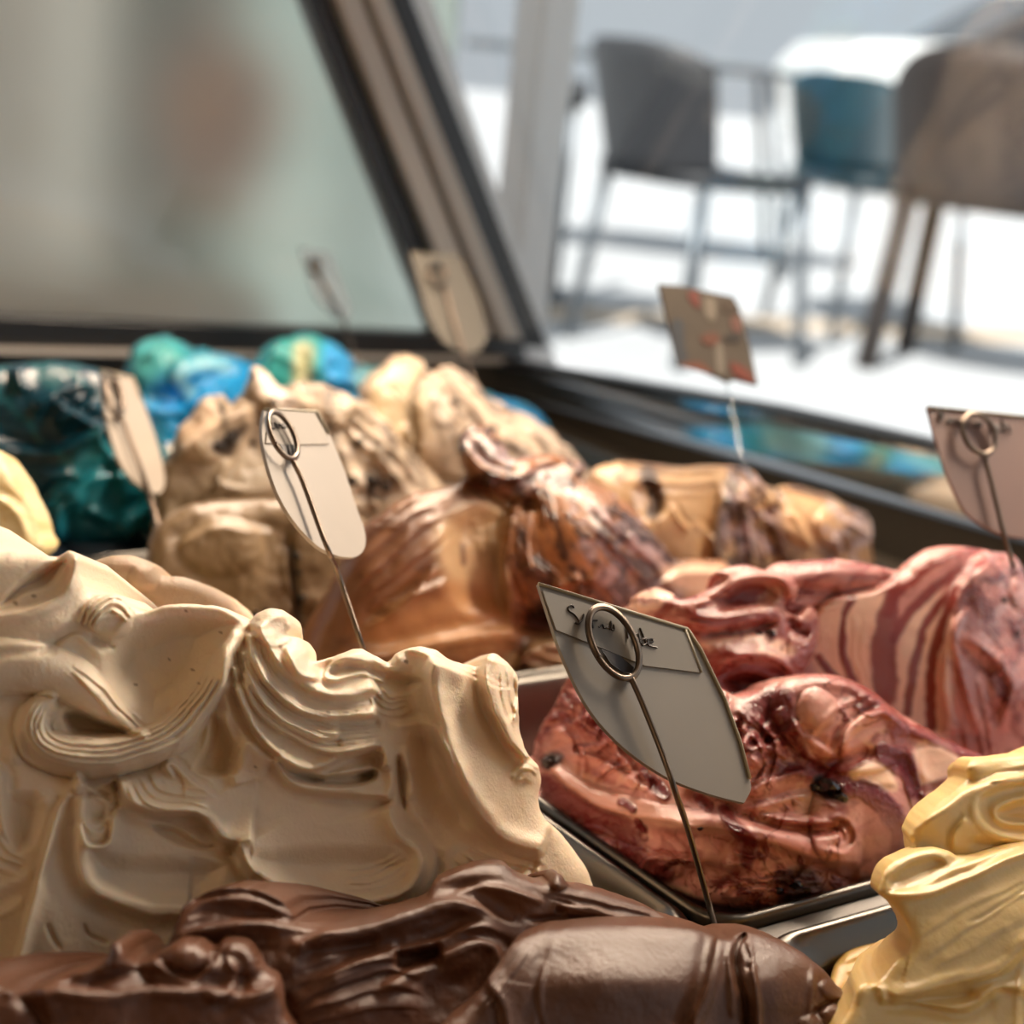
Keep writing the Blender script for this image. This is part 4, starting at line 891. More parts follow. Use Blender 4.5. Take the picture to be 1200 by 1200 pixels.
body(mb, [(350, 760), (362, 728), (385, 690), (402, 650), (420, 622), (448, 600), (485, 578), (525, 570), (545, 556), (536, 530), (540, 508), (556, 498), (575, 502), (590, 520), (600, 538), (630, 532), (665, 536), (688, 548), (680, 560),
          (700, 568), (735, 590), (765, 622), (790, 652), (820, 656), (850, 660), (860, 690), (860, 760), (800, 850), (680, 900), (600, 900), (560, 800), (350, 800)],
     [('a', .215, 60), ('b', -.02, 66)],
     [('B', 480, 660, 110, 80, -30, 26), ('B', 690, 640, 80, 90, 20, 40), ('O', 690, 640, 85, 95, 30, 22), ('D', [(520, 610), (560, 590), (600, 600), (590, 650), (600, 720), (540, 720), (515, 660)], -18, 30),
      ('e', [(600, 740), (595, 680), (596, 620), (620, 575), (660, 555)], 16, 14), ('O', 580, 540, 50, 36, 20, 22), ('g', [(545, 560), (590, 590), (640, 590)], 7, 14), ('e', [(540, 510), (560, 545), (600, 560), (640, 545)], 10, 10),
      ('c', [(400, 690), (450, 640), (520, 590)], 50, 8, 6), ('c', [(610, 590), (605, 650), (630, 720)], 22, 8, 5), ('g', [(600, 728), (640, 732), (680, 735)], 14, 30), ('e', [(380, 775), (480, 760), (580, 740), (650, 745)], 20, 10),
      ('e', [(600, 800), (620, 760), (680, 750), (740, 760)], 16, 14), ('c', [(610, 780), (660, 800), (700, 840)], 40, 8, 6), ('e', [(770, 690), (800, 670), (850, 668)], 12, 8), ('c', [(700, 590), (760, 640), (790, 680)], 40, 8, 5)] + swirls(10, (560, 510, 800, 700), 26, (5, 12), (6, 14), (30, 80)) + swirls(11, (390, 590, 520, 740), 8, (8, 16), (5, 10), (60, 120), -40),
     TH([('m', BR, 50, .62, .3, .8, 81, -35, 3), ('m', OR, 36, .78, .2, .5, 82, -30, 3), ('P', [(515, 610), (560, 585), (600, 600), (590, 640), (595, 700), (560, 690), (530, 680), (510, 650)], (.56, .38, .21), .95, 12, .4),
      ('P', [(420, 740), (520, 690), (600, 700), (600, 745), (480, 770)], (.58, .31, .13), .75, 20), ('p', [(542, 640), (543, 660)], 3, (.12, .05, .03), .8, .6), ('P', [(370, 700), (430, 630), (520, 580), (500, 640), (430, 720), (380, 760)], (.17, .070, .03), .65, 25),
      ('P', [(590, 610), (640, 560), (700, 575), (770, 640), (790, 690), (700, 740), (610, 720)], (.22, .095, .045), .7, 14, .7), ('p', [(575, 650), (582, 690), (600, 720)], 10, BR, .6, .7),
      ('m', (.40, .30, .32), 20, .80, .14, .65, 84, 40, 2.5, [(660, 570), (700, 565), (790, 640), (800, 700), (740, 720), (690, 660)], .9), ('m', DK, 16, .80, .12, .8, 85, 45, 3, [(600, 600), (680, 550), (790, 640), (800, 720), (620, 730)], .9),  # grey-lilac streaks paint glossy highlights into the colour
      ('m', OR, 16, .84, .12, .8, 86, 70, 3, [(600, 580), (680, 560), (720, 640), (640, 720), (600, 680)], .6), ('P', [(780, 665), (850, 665), (850, 700), (790, 690)], (.62, .42, .30), .85, 8),
      ('m', DK, 18, .78, .15, .85, 87, 20, 2.5, [(535, 500), (600, 510), (690, 545), (640, 590), (550, 565)], .85), ('m', (.42, .32, .33), 16, .84, .12, .8, 88, 20, 2.5, [(540, 510), (600, 530), (680, 545), (600, 575)], .9),  # pale lilac over the dark swirls is painted gloss
      ('p', [(610, 548), (640, 540), (655, 538)], 8, OR, .9, .5), ('P', [(630, 705), (700, 715), (690, 745), (620, 735)], DK, .9, 8), ('m', DK, 26, .74, .15, .7, 89, 10, 3, [(600, 760), (700, 750), (720, 860), (600, 870)], .6), ('m', CR, 20, .86, .1, .7, 90, 60, 3, [(600, 760), (700, 750), (720, 860), (600, 870)])], .07),
     (.25, .115, .048), Re=26, back=.07, seed=81, wet0=.35)
o = finish(mb, 'gelato_mound', gm_far)
tag(o, 'caramel brown and cream swirled gelato with dark chocolate streaks, behind the pink gelato', 'gelato')

# ---- cookie chunk gelato
CK = (0.50, 0.40, 0.29)
mb = []
body(mb, [(420, 470), (440, 435), (468, 417), (492, 420), (506, 436), (520, 428), (545, 438), (566, 460), (600, 478), (640, 502), (680, 538), (700, 580), (640, 640), (520, 640), (440, 600)],
     [('a', .43, 64)],
     [('O', 480, 490, 65, 75, 10, 24), ('O', 550, 500, 60, 65, 20, 26), ('O', 630, 550, 60, 50, 30, 24), ('e', [(500, 560), (488, 500), (500, 440)], 10, 8), ('c', [(540, 450), (600, 500), (660, 550)], 40, 9, 4)] + swirls(4, (440, 440, 680, 600), 16, ang=60),
     TH([('P', [(430, 470), (465, 425), (495, 430), (490, 520), (460, 540)], (.52, .40, .24), .8, 12), ('p', [(500, 432), (482, 470), (480, 520), (492, 560)], 5, (.08, .05, .03), .7, .6), ('m', (.07, .045, .035), 24, .80, .14, .7, 92, 45, 2, [(510, 440), (580, 460), (690, 560), (600, 580), (530, 540)], .6),
      ('p', [(520, 520), (510, 480), (525, 455), (545, 470)], 5, (.12, .08, .05), .6, .6)], .07),
     (.46, .36, .27), rough=3, jag=4, Re=26, back=.07, seed=91, wet0=.5, step=2.5)
body(mb, [(180, 760), (178, 640), (186, 560), (205, 515), (218, 490), (246, 462), (262, 462), (268, 478), (285, 452), (300, 428), (316, 440), (330, 452), (352, 446), (385, 455), (420, 468), (452, 490), (490, 540), (520, 575), (470, 610), (430, 660), (420, 760)],
     [('a', .405, 70)],
     [('O', 250, 500, 50, 40, -30, 14), ('B', 300, 640, 90, 90, 0, 20), ('e', [(200, 540), (250, 500), (300, 470)], 14, 12), ('e', [(310, 500), (330, 460), (380, 480)], 14, 12), ('e', [(190, 620), (260, 600), (340, 600), (400, 590)], 18, 14),
      ('O', 300, 660, 70, 50, 0, 10), ('O', 440, 540, 50, 40, 0, 12), ('g', [(200, 610), (300, 595), (400, 560)], 9, 16), ('O', 370, 690, 40, 60, 0, 10), ('c', [(400, 470), (460, 520), (500, 570)], 30, 9, 5), ('O', 330, 470, 40, 22, 30, 12)] + swirls(5, (190, 460, 480, 640), 34, (5, 14), (7, 18), (20, 70)),
     TH([('m', (.30, .22, .15), 44, .70, .25, .75, 95, 15, 2), ('P', [(235, 560), (330, 540), (400, 560), (330, 605), (200, 610), (190, 580)], (.27, .21, .14), .7, 20), ('P', [(230, 610), (300, 605), (380, 650), (380, 740), (250, 720), (220, 660)], (.50, .37, .22), .8, 18),  # dark lower band carries broad shade in its colour
      ('P', [(246, 522), (262, 510), (290, 495), (282, 515), (268, 536)], (.03, .02, .015), .97, 4), ('P', [(415, 560), (450, 555), (470, 575), (440, 585)], (.035, .022, .015), .95, 5), ('p', [(342, 640), (346, 690), (350, 730)], 4, (.03, .02, .02), .85, .5),
      ('p', [(258, 470), (262, 495)], 4, (.04, .03, .02), .8, .6), ('m', (.06, .04, .03), 18, .84, .12, .7, 96, 60, 2, [(300, 440), (430, 470), (500, 570), (430, 600), (340, 520)]), ('P', [(200, 505), (245, 470), (258, 490), (225, 520)], (.72, .55, .40), .8, 6),
      ('P', [(300, 432), (325, 450), (350, 475), (330, 480), (308, 460)], (.78, .68, .60), .85, 5), ('m', (.72, .60, .48), 26, .84, .12, .6, 97, 30, 2, [(300, 440), (430, 470), (500, 570), (430, 600), (340, 520)])], .07),
     CK, rough=3.5, jag=6, Re=20, back=.07, seed=93, wet0=.4, step=2.5)
body(mb, [(172, 790), (172, 650), (190, 610), (230, 590), (300, 585), (370, 590), (420, 605), (440, 640), (420, 700), (390, 790)],
     [('a', .31, 66)],
     [('O', 260, 640, 50, 36, 0, 10), ('O', 370, 660, 40, 60, 0, 12), ('e', [(200, 640), (260, 618), (330, 625)], 12, 5), ('g', [(335, 620), (345, 680), (350, 730)], 5, 8)],
     TH([('m', (.26, .18, .11), 50, .78, .15, .7, 98, 25, 2), ('P', [(225, 610), (300, 605), (325, 660), (300, 720), (240, 710), (215, 660)], (.30, .21, .12), .6, 14), ('p', [(342, 640), (346, 690), (350, 730)], 4, (.03, .02, .02), .85, .5)], .07),
     (.20, .135, .075), Re=24, rough=3, back=.06, seed=99, wet0=.4, step=2.5)  # same cookie gelato, base darkened to paint it as shaded
o = finish(mb, 'gelato_mound', gm_far)
m_ck = mat('cookie_crumb', (0.018, 0.012, 0.010), 0.6, 0, 0.5, 300)
chunks(o, 'cookie_piece', None, [(272, 515, 14), (256, 527, 9), (438, 566, 13), (455, 572, 9), (415, 560, 8), (262, 478, 6), (345, 650, 6), (350, 700, 7), (347, 675, 5), (580, 505, 6), (535, 470, 7), (620, 545, 6), (300, 520, 6), (385, 500, 6), (420, 520, 7), (322, 468, 6)], m_ck)
tag(o, 'pale beige gelato with black cookie pieces, in front of the blue gelato', 'gelato')

# ---- blue gelato
BL = (0.02, 0.26, 0.56)
mb = []
BLP = [('m', (.02, .20, .22), 60, .62, .3, .8, 101, 10, 2), ('P', [(155, 430), (165, 400), (200, 396), (215, 420), (180, 450)], (.08, .38, .36), .85, 14),
      ('P', [(195, 440), (290, 420), (300, 470), (230, 520), (190, 500)], (.01, .24, .62), .7, 16), ('p', [(222, 460), (210, 440), (235, 425), (262, 430)], 7, (.28, .58, .68), .8, .7), ('P', [(305, 425), (330, 396), (375, 396), (385, 440), (310, 460)], (.04, .32, .30), .9, 8),
      ('P', [(380, 402), (420, 425), (430, 450), (385, 450)], (.05, .36, .78), .9, 6), ('p', [(355, 412), (354, 440), (356, 460)], 11, (.60, .56, .32), .85, .7), ('P', [(420, 425), (520, 440), (520, 480), (430, 470)], (.25, .50, .50), .8, 8)]
body(mb, [(140, 470), (148, 430), (156, 406), (178, 396), (200, 395), (220, 408), (245, 410), (275, 418), (296, 424), (310, 406), (335, 394), (362, 392), (388, 399), (408, 416), (425, 428), (450, 432), (520, 442), (580, 464), (625, 480), (640, 510), (520, 540), (300, 560), (180, 560)],
     [('a', .625, 62)],
     [('O', 190, 425, 42, 34, 0, 20), ('O', 245, 445, 50, 40, 20, 20), ('O', 355, 425, 60, 42, 0, 26), ('e', [(150, 470), (190, 480), (240, 470), (280, 440)], 14, 12), ('g', [(200, 470), (230, 450), (280, 430)], 8, 10)] + swirls(6, (150, 400, 440, 500), 24, (6, 14), (6, 13), (30, 80)),
     BLP, BL, rough=2.5, jag=4, Re=18, back=.08, seed=101, wet0=.6, step=2.5)
o = finish(mb, 'gelato_mound', gm_far)
tag(o, 'bright blue and teal gelato at the far end of the case', 'gelato')
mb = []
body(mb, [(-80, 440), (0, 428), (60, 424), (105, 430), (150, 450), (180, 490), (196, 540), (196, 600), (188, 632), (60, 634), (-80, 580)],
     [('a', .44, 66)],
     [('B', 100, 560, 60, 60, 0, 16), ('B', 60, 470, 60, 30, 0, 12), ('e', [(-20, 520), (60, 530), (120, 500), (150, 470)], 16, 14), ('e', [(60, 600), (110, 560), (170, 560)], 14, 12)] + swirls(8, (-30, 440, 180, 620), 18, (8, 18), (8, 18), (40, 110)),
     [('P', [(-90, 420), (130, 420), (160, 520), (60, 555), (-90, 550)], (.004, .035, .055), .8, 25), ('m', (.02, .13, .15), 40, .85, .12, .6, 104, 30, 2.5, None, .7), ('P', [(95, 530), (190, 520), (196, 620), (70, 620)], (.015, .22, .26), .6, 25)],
     (.005, .06, .11), Re=22, back=.07, seed=105, wet0=.6, step=2.5)  # dark teal paints the shade on this side of the blue gelato
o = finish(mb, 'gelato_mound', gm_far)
tag(o, 'dark teal blue gelato, its shade painted in, at the left behind the small blurred card', 'gelato')

# ---- pale yellow gelato at the left edge
mb = []
body(mb, [(-80, 560), (-40, 530), (-5, 526), (14, 545), (28, 572), (42, 600), (47, 625), (46, 650), (-80, 680)], [('a', .25, 68)],
     [('O', -10, 600, 60, 70, 0, 24), ('e', [(-40, 600), (-10, 585), (20, 600), (40, 640)], 12, 10)], [('m', (.70, .50, .18), 26, .8, .15, .6, 111, 60, 2)], (.78, .66, .38), Re=18, back=.06, seed=111, step=2.5)
o = finish(mb, 'gelato_mound', gm_far)
tag(o, 'pale yellow gelato cut off by the left edge of the photograph', 'gelato')
# ------------------------------------------------------------------ the scraped level of gelato lying in each tub below its mound
def level(parent, a0, a1, b0, b1, z, col, seed, nm='gelato_level'):
    """an uneven low layer filling the tub from wall to wall; a part of the mound standing on it"""
    na, nb = 34, 56; ins = .0165
    A = np.linspace(a0 + ins, a1 - ins, na); B = np.linspace(b0 + ins, b1 - ins, nb)
    AA, BB = np.meshgrid(A, B, indexing='ij')
    e = np.minimum.reduce([AA - A[0], A[-1] - AA, BB - B[0], B[-1] - BB])
    Z = z + .004 * fbm(AA * 1000, BB * 1000, 34, seed, 4) + .0015 * fbm(AA * 1000, BB * 1000, 9, seed + 2, 2) - .006 * np.exp(-e / .006)
    top = C0 + AD * AA[..., None] + BD * BB[..., None] + ZD * Z[..., None]
    n = na * nb; idx = np.arange(n).reshape(na, nb)
    F = [(idx[i, j], idx[i + 1, j], idx[i + 1, j + 1], idx[i, j + 1]) for i in range(na - 1) for j in range(nb - 1)]
    m = MB(); m.add(top.reshape(-1, 3), F)
    ring = list(idx[:, 0]) + list(idx[-1, 1:]) + list(idx[-2::-1, -1]) + list(idx[0, -2:0:-1])
    k = len(m.v); V = top.reshape(-1, 3)
    low = [V[q] * [1, 1, 0] + [0, 0, z - .02] for q in ring]
    m.v += [tuple(p) for p in low]
    for q in range(len(ring)): m.f.append((ring[q], ring[(q + 1) % len(ring)], k + (q + 1) % len(ring), k + q))
    m.f.append(tuple(range(k, k + len(ring)))[::-1])
    return m.build(nm, mat('level_' + str(seed), col, .5, 0, .3, 400, sss=.2, var=.12), parent, True)
_m = {o['label'][:9]: o for o in bpy.data.objects if o.name.startswith('gelato_mound') and 'label' in o}
for key, r4, z, col, sd in [('large cre', (0, .2, -.36, 0), -.022, WHT, 201), ('dark brow', (-.2, -.008, -.36, 0), -.022, CH, 202), ('pink gela', (0, .2, 0, .36), -.024, PK, 203),
                            ('smooth ye', (-.2, -.008, .004, .36), -.014, YL, 204), ('caramel b', (.2, .4, 0, .36), -.024, (.25, .115, .048), 205), ('pale beig', (.4, .6, 0, .36), -.024, CK, 206),
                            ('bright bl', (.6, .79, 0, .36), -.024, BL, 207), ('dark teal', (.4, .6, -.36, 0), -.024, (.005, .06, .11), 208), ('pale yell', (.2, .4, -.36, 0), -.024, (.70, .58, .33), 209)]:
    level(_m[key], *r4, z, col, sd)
# ------------------------------------------------------------------ flavour cards on wire pins
def plane_from(q):
    """q: three (px, py, depth) picks -> plane point, normal"""
    p = [Pd(*k) for k in q]
    n = np.cross(p[1] - p[0], p[2] - p[0]); n /= np.linalg.norm(n)
    if n @ (cO - p[0]) < 0: n = -n
    return p[0], n
def on(pt, pl, lift=0.0):
    return hit(pt[0], pt[1], pl[1], pl[0] + pl[1] * lift)
def outline(pts, pl, n=5, sharp=()):
    """spline outline, corners listed in sharp stay sharp"""
    out = []; N = len(pts)
    ks = sorted(sharp) or [0]
    for i, a in enumerate(ks):
        b = ks[(i + 1) % len(ks)]
        if b <= a: b += N
        seg = [pts[k % N] for k in range(a, b + 1)]
        s = spline(seg, n) if len(seg) > 2 else np.array(seg, float)
        out += [tuple(q) for q in s[:-1]]
    return [on(q, pl) for q in out]
def card_thing(label, cat_group, q, body_pts, sharp, band, ring, stem, m_body, m_band, letters, wire=.0009, pen=.00028, thick=.0012, eye=None, edges=None, mband=None):
    pl = plane_from(q)
    base = np.array(stem[-1] if len(stem[-1]) == 3 and False else Pd(*stem[-1]))
    t = empty('flavour_card', base); tag(t, label, 'card', cat_group)
    MB().prism(outline(body_pts, pl, 6, sharp), -pl[1] * thick).build('card', m_body, t)
    if band: MB().prism([on(p, pl, .0006) for p in band], -pl[1] * .0005).build('paper_band', m_band, t)
    if edges:
        for e in edges: MB().tube([on(p, pl, .0005) for p in e], .0005, 6).build('card_rim', M['card_edge'], t, True)
    if eye: MB().prism([on(p, pl, .0009) for p in eye], -pl[1] * .0002).build('dark_patch', M['ink'], t)  # dark patch inside the wire ring
    if letters:
        L = MB()
        for s in letters:
            s = spline(s, 4) if len(s) > 2 else s
            L.tube([on(p, pl, .0008) for p in s], pen, 5)
        L.build('lettering', M['ink'], t)
    # wire: ring of nearly two turns in front of the card, then the stem
    (cx, cy, ex, ey, tilt) = ring
    pts = []
    c, s_ = math.cos(math.radians(tilt)), math.sin(math.radians(tilt))
    for k in range(0, 66):
        a = math.radians(100 - k * 10.0)
        x = ex * math.cos(a); y = ey * math.sin(a); g = 1 - 0.07 * (k / 66)
        pts.append(on((cx + (x * c - y * s_) * g, cy + (x * s_ + y * c) * g), pl, .0022 + .0018 * k / 66))
    pts = pts[::-1]
    tail = [on(p[:2], pl, .003) if len(p) == 2 else Pd(*p) for p in stem]
    full = pts + [np.array(p) for p in tail]
    MB().tube(list(spline(full, 3)), wire, 10).build('pin', M['wire'], t, True)
    return t, pl

# front card
card_thing('large beige card on a wire pin in front of the pink gelato', 'flavour cards on wire pins',
    [(632, 685, .487), (808, 738, .513), (876, 938, .492)],
    [(631, 684), (806, 737), (822, 762), (850, 820), (868, 870), (878, 910), (880, 925), (872, 941), (830, 930), (780, 910), (730, 875), (690, 830), (660, 770), (640, 712)], (0, 1, 7),
    [(636, 692), (805, 742), (820, 788), (756, 780), (652, 738)], (719, 753, 25, 47, -27),
    [(738, 792), (752, 822), (778, 888), (792, 930), (808, 978, .490), (838, 1086, .512)], M['card_shaded'], M['band_shaded'],
    [[(673, 712), (670, 709), (666, 712), (667, 716), (673, 720), (678, 727), (678, 731), (674, 730)], [(678, 731), (682, 727), (684, 720)],
     [(695, 736), (694, 728), (700, 727)], [(702, 735), (706, 732), (708, 736), (712, 735), (715, 738)], [(716, 728), (716, 737), (720, 738), (719, 732)],
     [(734, 730), (736, 748)], [(741, 742), (744, 752)], [(748, 742), (742, 746), (743, 754), (748, 752), (748, 742), (751, 754)], [(757, 748), (752, 750), (753, 756), (758, 754)], [(750, 736), (758, 756)], [(759, 753), (765, 752), (764, 749), (759, 750), (760, 756), (766, 758), (770, 759)]],
    eye=[(704, 760), (726, 768), (743, 782), (742, 788), (730, 788), (716, 778)],
    edges=[[(631, 684), (720, 711), (806, 737)], [(803, 738), (822, 788)], [(806, 737), (822, 762), (850, 820), (868, 870), (879, 912)]])
# left middle card
card_thing('beige card with a rounded end on a wire pin stuck in the white gelato', 'flavour cards on wire pins',
    [(312, 478, .555), (370, 482, .590), (420, 645, .555)],
    [(310, 479), (371, 482), (386, 508), (404, 552), (417, 592), (427, 620), (428, 640), (420, 651), (408, 653), (392, 650), (370, 638), (344, 610), (324, 575), (310, 530), (307, 500)], (0, 1),
    [(316, 480), (369, 484), (386, 520), (340, 521), (312, 519)], (331, 510, 13, 31, -26),
    [(345, 544), (355, 565), (375, 620), (386, 648), (396, 672, .546), (429, 770, .533)], M['card'], M['card_band'],
    [[(318, 496), (319, 502), (323, 501), (322, 495)], [(324, 496), (325, 502)], [(327, 502), (327, 496), (329, 499), (331, 496), (331, 502)], [(334, 496), (333, 501), (336, 500)], [(338, 498), (340, 504)], [(342, 499), (345, 503)]],
    eye=[(328, 520), (344, 521), (346, 534), (340, 537), (334, 533)], wire=.00085,
    edges=[[(310, 479), (371, 482)], [(371, 482), (386, 508)]])
# far left card
card_thing('small blurred beige card on a pin in front of the shade-painted blue gelato', 'flavour cards on wire pins',
    [(121, 434, .80), (156, 442, .84), (186, 570, .80)],
    [(119, 434), (156, 442), (166, 468), (180, 505), (190, 540), (193, 565), (188, 577), (176, 576), (158, 564), (140, 540), (128, 505), (122, 470)], (0, 1),
    None, (133, 463, 9, 27, -14), [(144, 494), (152, 515), (165, 550), (178, 590, .78), (190, 640, .76)], M['card'], M['card_band'],
    [[(132, 446), (137, 455)], [(134, 452), (139, 462)], [(137, 458), (141, 466)]], wire=.0012, pen=.0009, edges=[[(119, 434), (156, 442)], [(156, 442), (166, 468)]])
# right edge card
card_thing('rose tinted card on a wire pin at the right edge', 'flavour cards on wire pins',
    [(1087, 477, .66), (1200, 488, .69), (1150, 620, .65)],
    [(1087, 477), (1265, 494), (1262, 600), (1235, 628), (1200, 630), (1170, 624), (1135, 603), (1114, 565), (1100, 525)], (0, 1),
    None, (1147, 508, 18, 26, -28), [(1154, 535), (1160, 560), (1170, 600), (1176, 625, .650), (1188, 665, .655)], M['card_pink'], M['card_band'],
    [[(1101, 494), (1103, 482), (1105, 493)], [(1110, 496), (1112, 491), (1114, 495), (1117, 491), (1119, 497)], [(1121, 494), (1124, 498), (1126, 494), (1122, 492)], [(1134, 500), (1135, 494), (1138, 494)], [(1141, 500), (1142, 495)], [(1145, 499), (1150, 499), (1149, 495), (1145, 496)],
     [(1164, 496), (1160, 499), (1164, 503), (1162, 506)], [(1171, 499), (1167, 501), (1168, 505), (1172, 505)], [(1174, 492), (1176, 506)], [(1176, 502), (1181, 499), (1184, 508)]],
    pen=.0005, edges=[[(1087, 477), (1265, 494)]])
# far card before the end frame
card_thing('blurred grey card with a round end in front of the black end frame', 'flavour cards on wire pins',
    [(482, 298, 1.12), (538, 302, 1.16), (552, 410, 1.12)],
    [(481, 297), (538, 300), (553, 330), (566, 365), (570, 395), (562, 410), (545, 413), (522, 402), (504, 375), (492, 335)], (0, 1),
    None, (513, 322, 9, 14, -20), [(522, 340), (530, 370), (544, 415, 1.1), (556, 450, 1.08)], M['card_far'], M['card_band'], None, wire=.0014, edges=[[(481, 297), (538, 300)]])
# another seen small through the glass reflection
card_thing('small dark grey card on a pin before the hazy glass pane', 'flavour cards on wire pins',
    [(352, 290, 1.20), (388, 296, 1.22), (400, 368, 1.18)],
    [(352, 290), (388, 296), (400, 330), (412, 368), (396, 372), (372, 350), (360, 320)], (0, 1),
    None, (370, 312, 5, 9, -20), [(378, 330), (390, 352), (404, 380, 1.16), (420, 430, 1.13)], mat('card_slate', (.20, .25, .28), .5), M['card_band'], None, wire=.0012)

# patterned square card
pl = plane_from([(776, 334, .86), (862, 350, .885), (886, 448, .86)])
t = empty('picture_card', Pd(880, 560, .80)); tag(t, 'square picture card with red, orange and grey print on a clear pin', 'card')
ol = [(772, 333), (800, 335), (830, 342), (860, 348), (870, 372), (880, 412), (888, 451), (862, 444), (853, 447), (838, 440), (820, 432), (795, 427), (786, 390)]
MB().prism([on(p, pl) for p in ol], -pl[1] * .0015).build('card', mat('picture_base', (.030, .022, .014), .95, 0, .1, 60, var=.35), t)
def patch(name, pts, col):
    MB().prism([on(p, pl, .0006) for p in spline(pts, 4, True)], -pl[1] * .0005).build(name, mat('print_ink', tuple(c * .22 for c in col), .95), t)  # base and inks darkened to carry the card's backlit shade
for pts, col in [([(795, 427), (820, 424), (836, 438), (815, 433)], (.30, .08, .03)), ([(856, 425), (872, 430), (885, 448), (862, 440)], (.33, .05, .02)), ([(787, 380), (800, 376), (802, 405), (806, 420), (794, 424)], (.06, .075, .10)),
                 ([(806, 343), (817, 342), (820, 360), (812, 356)], (.30, .05, .03)), ([(822, 393), (840, 390), (842, 404), (826, 403)], (.24, .07, .03)), ([(858, 370), (868, 374), (868, 390), (858, 384)], (.30, .12, .09)),
                 ([(850, 392), (868, 390), (866, 400), (852, 400)], (.035, .022, .015)), ([(838, 405), (846, 404), (850, 435), (840, 436)], (.34, .29, .23)), ([(826, 350), (838, 352), (838, 375), (828, 372)], (.36, .30, .23)), ([(846, 352), (862, 354), (866, 364), (850, 366)], (.10, .06, .03))]:
    patch('print', pts, col)
MB().tube([Pd(850, 443, .862), Pd(858, 480, .85), Pd(868, 530, .83), Pd(880, 560, .81)], .0012, 8).build('pin', M['clear'], t, True)
# ------------------------------------------------------------------ outside: furniture, post, facade, car
def zrot(p, c, s): return np.array([p[0] * c - p[1] * s, p[0] * s + p[1] * c, p[2]])
def chair(px, py, ang, label, shell, leg, name='cafe_chair', w=.48, arm=False, legr=.016, backh=.82, flare=.0):
    o = Pz(px, py, GZ); t = empty(name, o); tag(t, label, 'chair')
    c, s = math.cos(math.radians(ang)), math.sin(math.radians(ang))
    T = lambda p: o + zrot(p, c, s)
    # seat pan
    m = MB(); n = 12; top = []; bot = []
    for k in range(4 * n):
        a = 2 * math.pi * k / (4 * n); r = 1 / (abs(math.cos(a)) ** 4 + abs(math.sin(a)) ** 4) ** .25
        x, y = w / 2 * r * math.cos(a), .23 * r * math.sin(a)
        top.append(T((x, y, .455 + .02 * (abs(x) * 4) ** 2))); bot.append(T((x * .96, y * .96, .43)))
    N = 4 * n
    m.add(top + bot, [tuple(range(N)), tuple(range(N, 2 * N))[::-1]] + [(i, i + N, (i + 1) % N + N, (i + 1) % N) for i in range(N)])
    m.build('seat', shell, t, True)
    # wrapping backrest shell
    m = MB(); nu, nv = 15, 8; vs = []
    for side in (0, 1):
        for j in range(nv):
            v = j / (nv - 1)
            for i in range(nu):
                u = -1 + 2 * i / (nu - 1)
                th = u * (1.25 if arm else .95)
                topz = backh - (.12 if arm else .05) * abs(u) ** 3
                R = w / 2 + .02 + .03 * v + flare * v
                x = R * math.sin(th) * 1.0; y = .02 + R * math.cos(th) * .92 + .05 * v
                if side: x *= .95; y -= .014
                vs.append(T((x, y, .45 + (topz - .45) * v)))
    fs = []; K = nu * nv
    for j in range(nv - 1):
        for i in range(nu - 1):
            a = j * nu + i; fs.append((a, a + 1, a + nu + 1, a + nu)); fs.append((K + a, K + a + nu, K + a + nu + 1, K + a + 1))
    for i in range(nu - 1): fs.append(((nv - 1) * nu + i, (nv - 1) * nu + i + 1, K + (nv - 1) * nu + i + 1, K + (nv - 1) * nu + i)); fs.append((i, K + i, K + i + 1, i + 1))
    for j in range(nv - 1):
        a = j * nu; fs.append((a, a + nu, K + a + nu, K + a)); a += nu - 1; fs.append((a, K + a, K + a + nu, a + nu))
    m.add(vs, fs); m.build('backrest', shell, t, True)
    for sx in (-1, 1):
        for sy in (-1, 1):
            MB().tube([T((sx * (w / 2 - .05), sy * .17, .44)), T((sx * (w / 2 - .02), sy * .21, 0))], legr, 8).build('leg', leg, t, True)
    return t
chair(800, 412, 128, 'dark grey shell cafe chair seen from behind, left of the others outside', M['shell'], M['leg'], w=.46, backh=.76)
chair(1150, 440, 155, 'brown woven armchair outside at the right edge', M['rattan'], M['rattan'], 'woven_armchair', w=.56, arm=True, legr=.03, backh=.83)
chair(1003, 392, 20, 'dark teal cafe chair between the grey chair and the woven armchair', M['teal'], M['leg'], w=.44, backh=.74, legr=.014)
# table
o = Pz(745, 300, GZ); t = empty('cafe_table', o); tag(t, 'grey topped cafe table behind the dark chairs outside', 'table')
tp = MB(); n = 28
tp.prism([o + np.array([.72 * math.cos(2 * math.pi * k / n), .42 * math.sin(2 * math.pi * k / n), .70]) for k in range(n)], (0, 0, .03)).build('table_top', M['tabletop'], t)
for sx, sy in ((-.5, -.25), (.5, -.25), (-.5, .25), (.5, .25)):
    MB().tube([o + np.array([sx * .8, sy, .70]), o + np.array([sx * 1.05, sy * 1.1, 0])], .015, 8).build('leg', M['leg'], t, True)
# slim signal post with knob at left
o = Pz(648, 352, GZ); t = empty('slim_stand', o); tag(t, 'thin grey metal stand with a dark knob beside the pale post', 'stand')
MB().tube([o, o + np.array([0, 0, .62])], .014, 8).build('pole', M['leg'], t, True)
MB().tube([o + np.array([0, 0, .56]), o + np.array([0, 0, .60]), o + np.array([0, 0, .64])], [.03, .04, .03], 12).build('knob', M['shell'], t, True)
MB().tube([o, o + np.array([0, 0, .015])], [.12, .11], 20).build('foot', M['leg'], t)
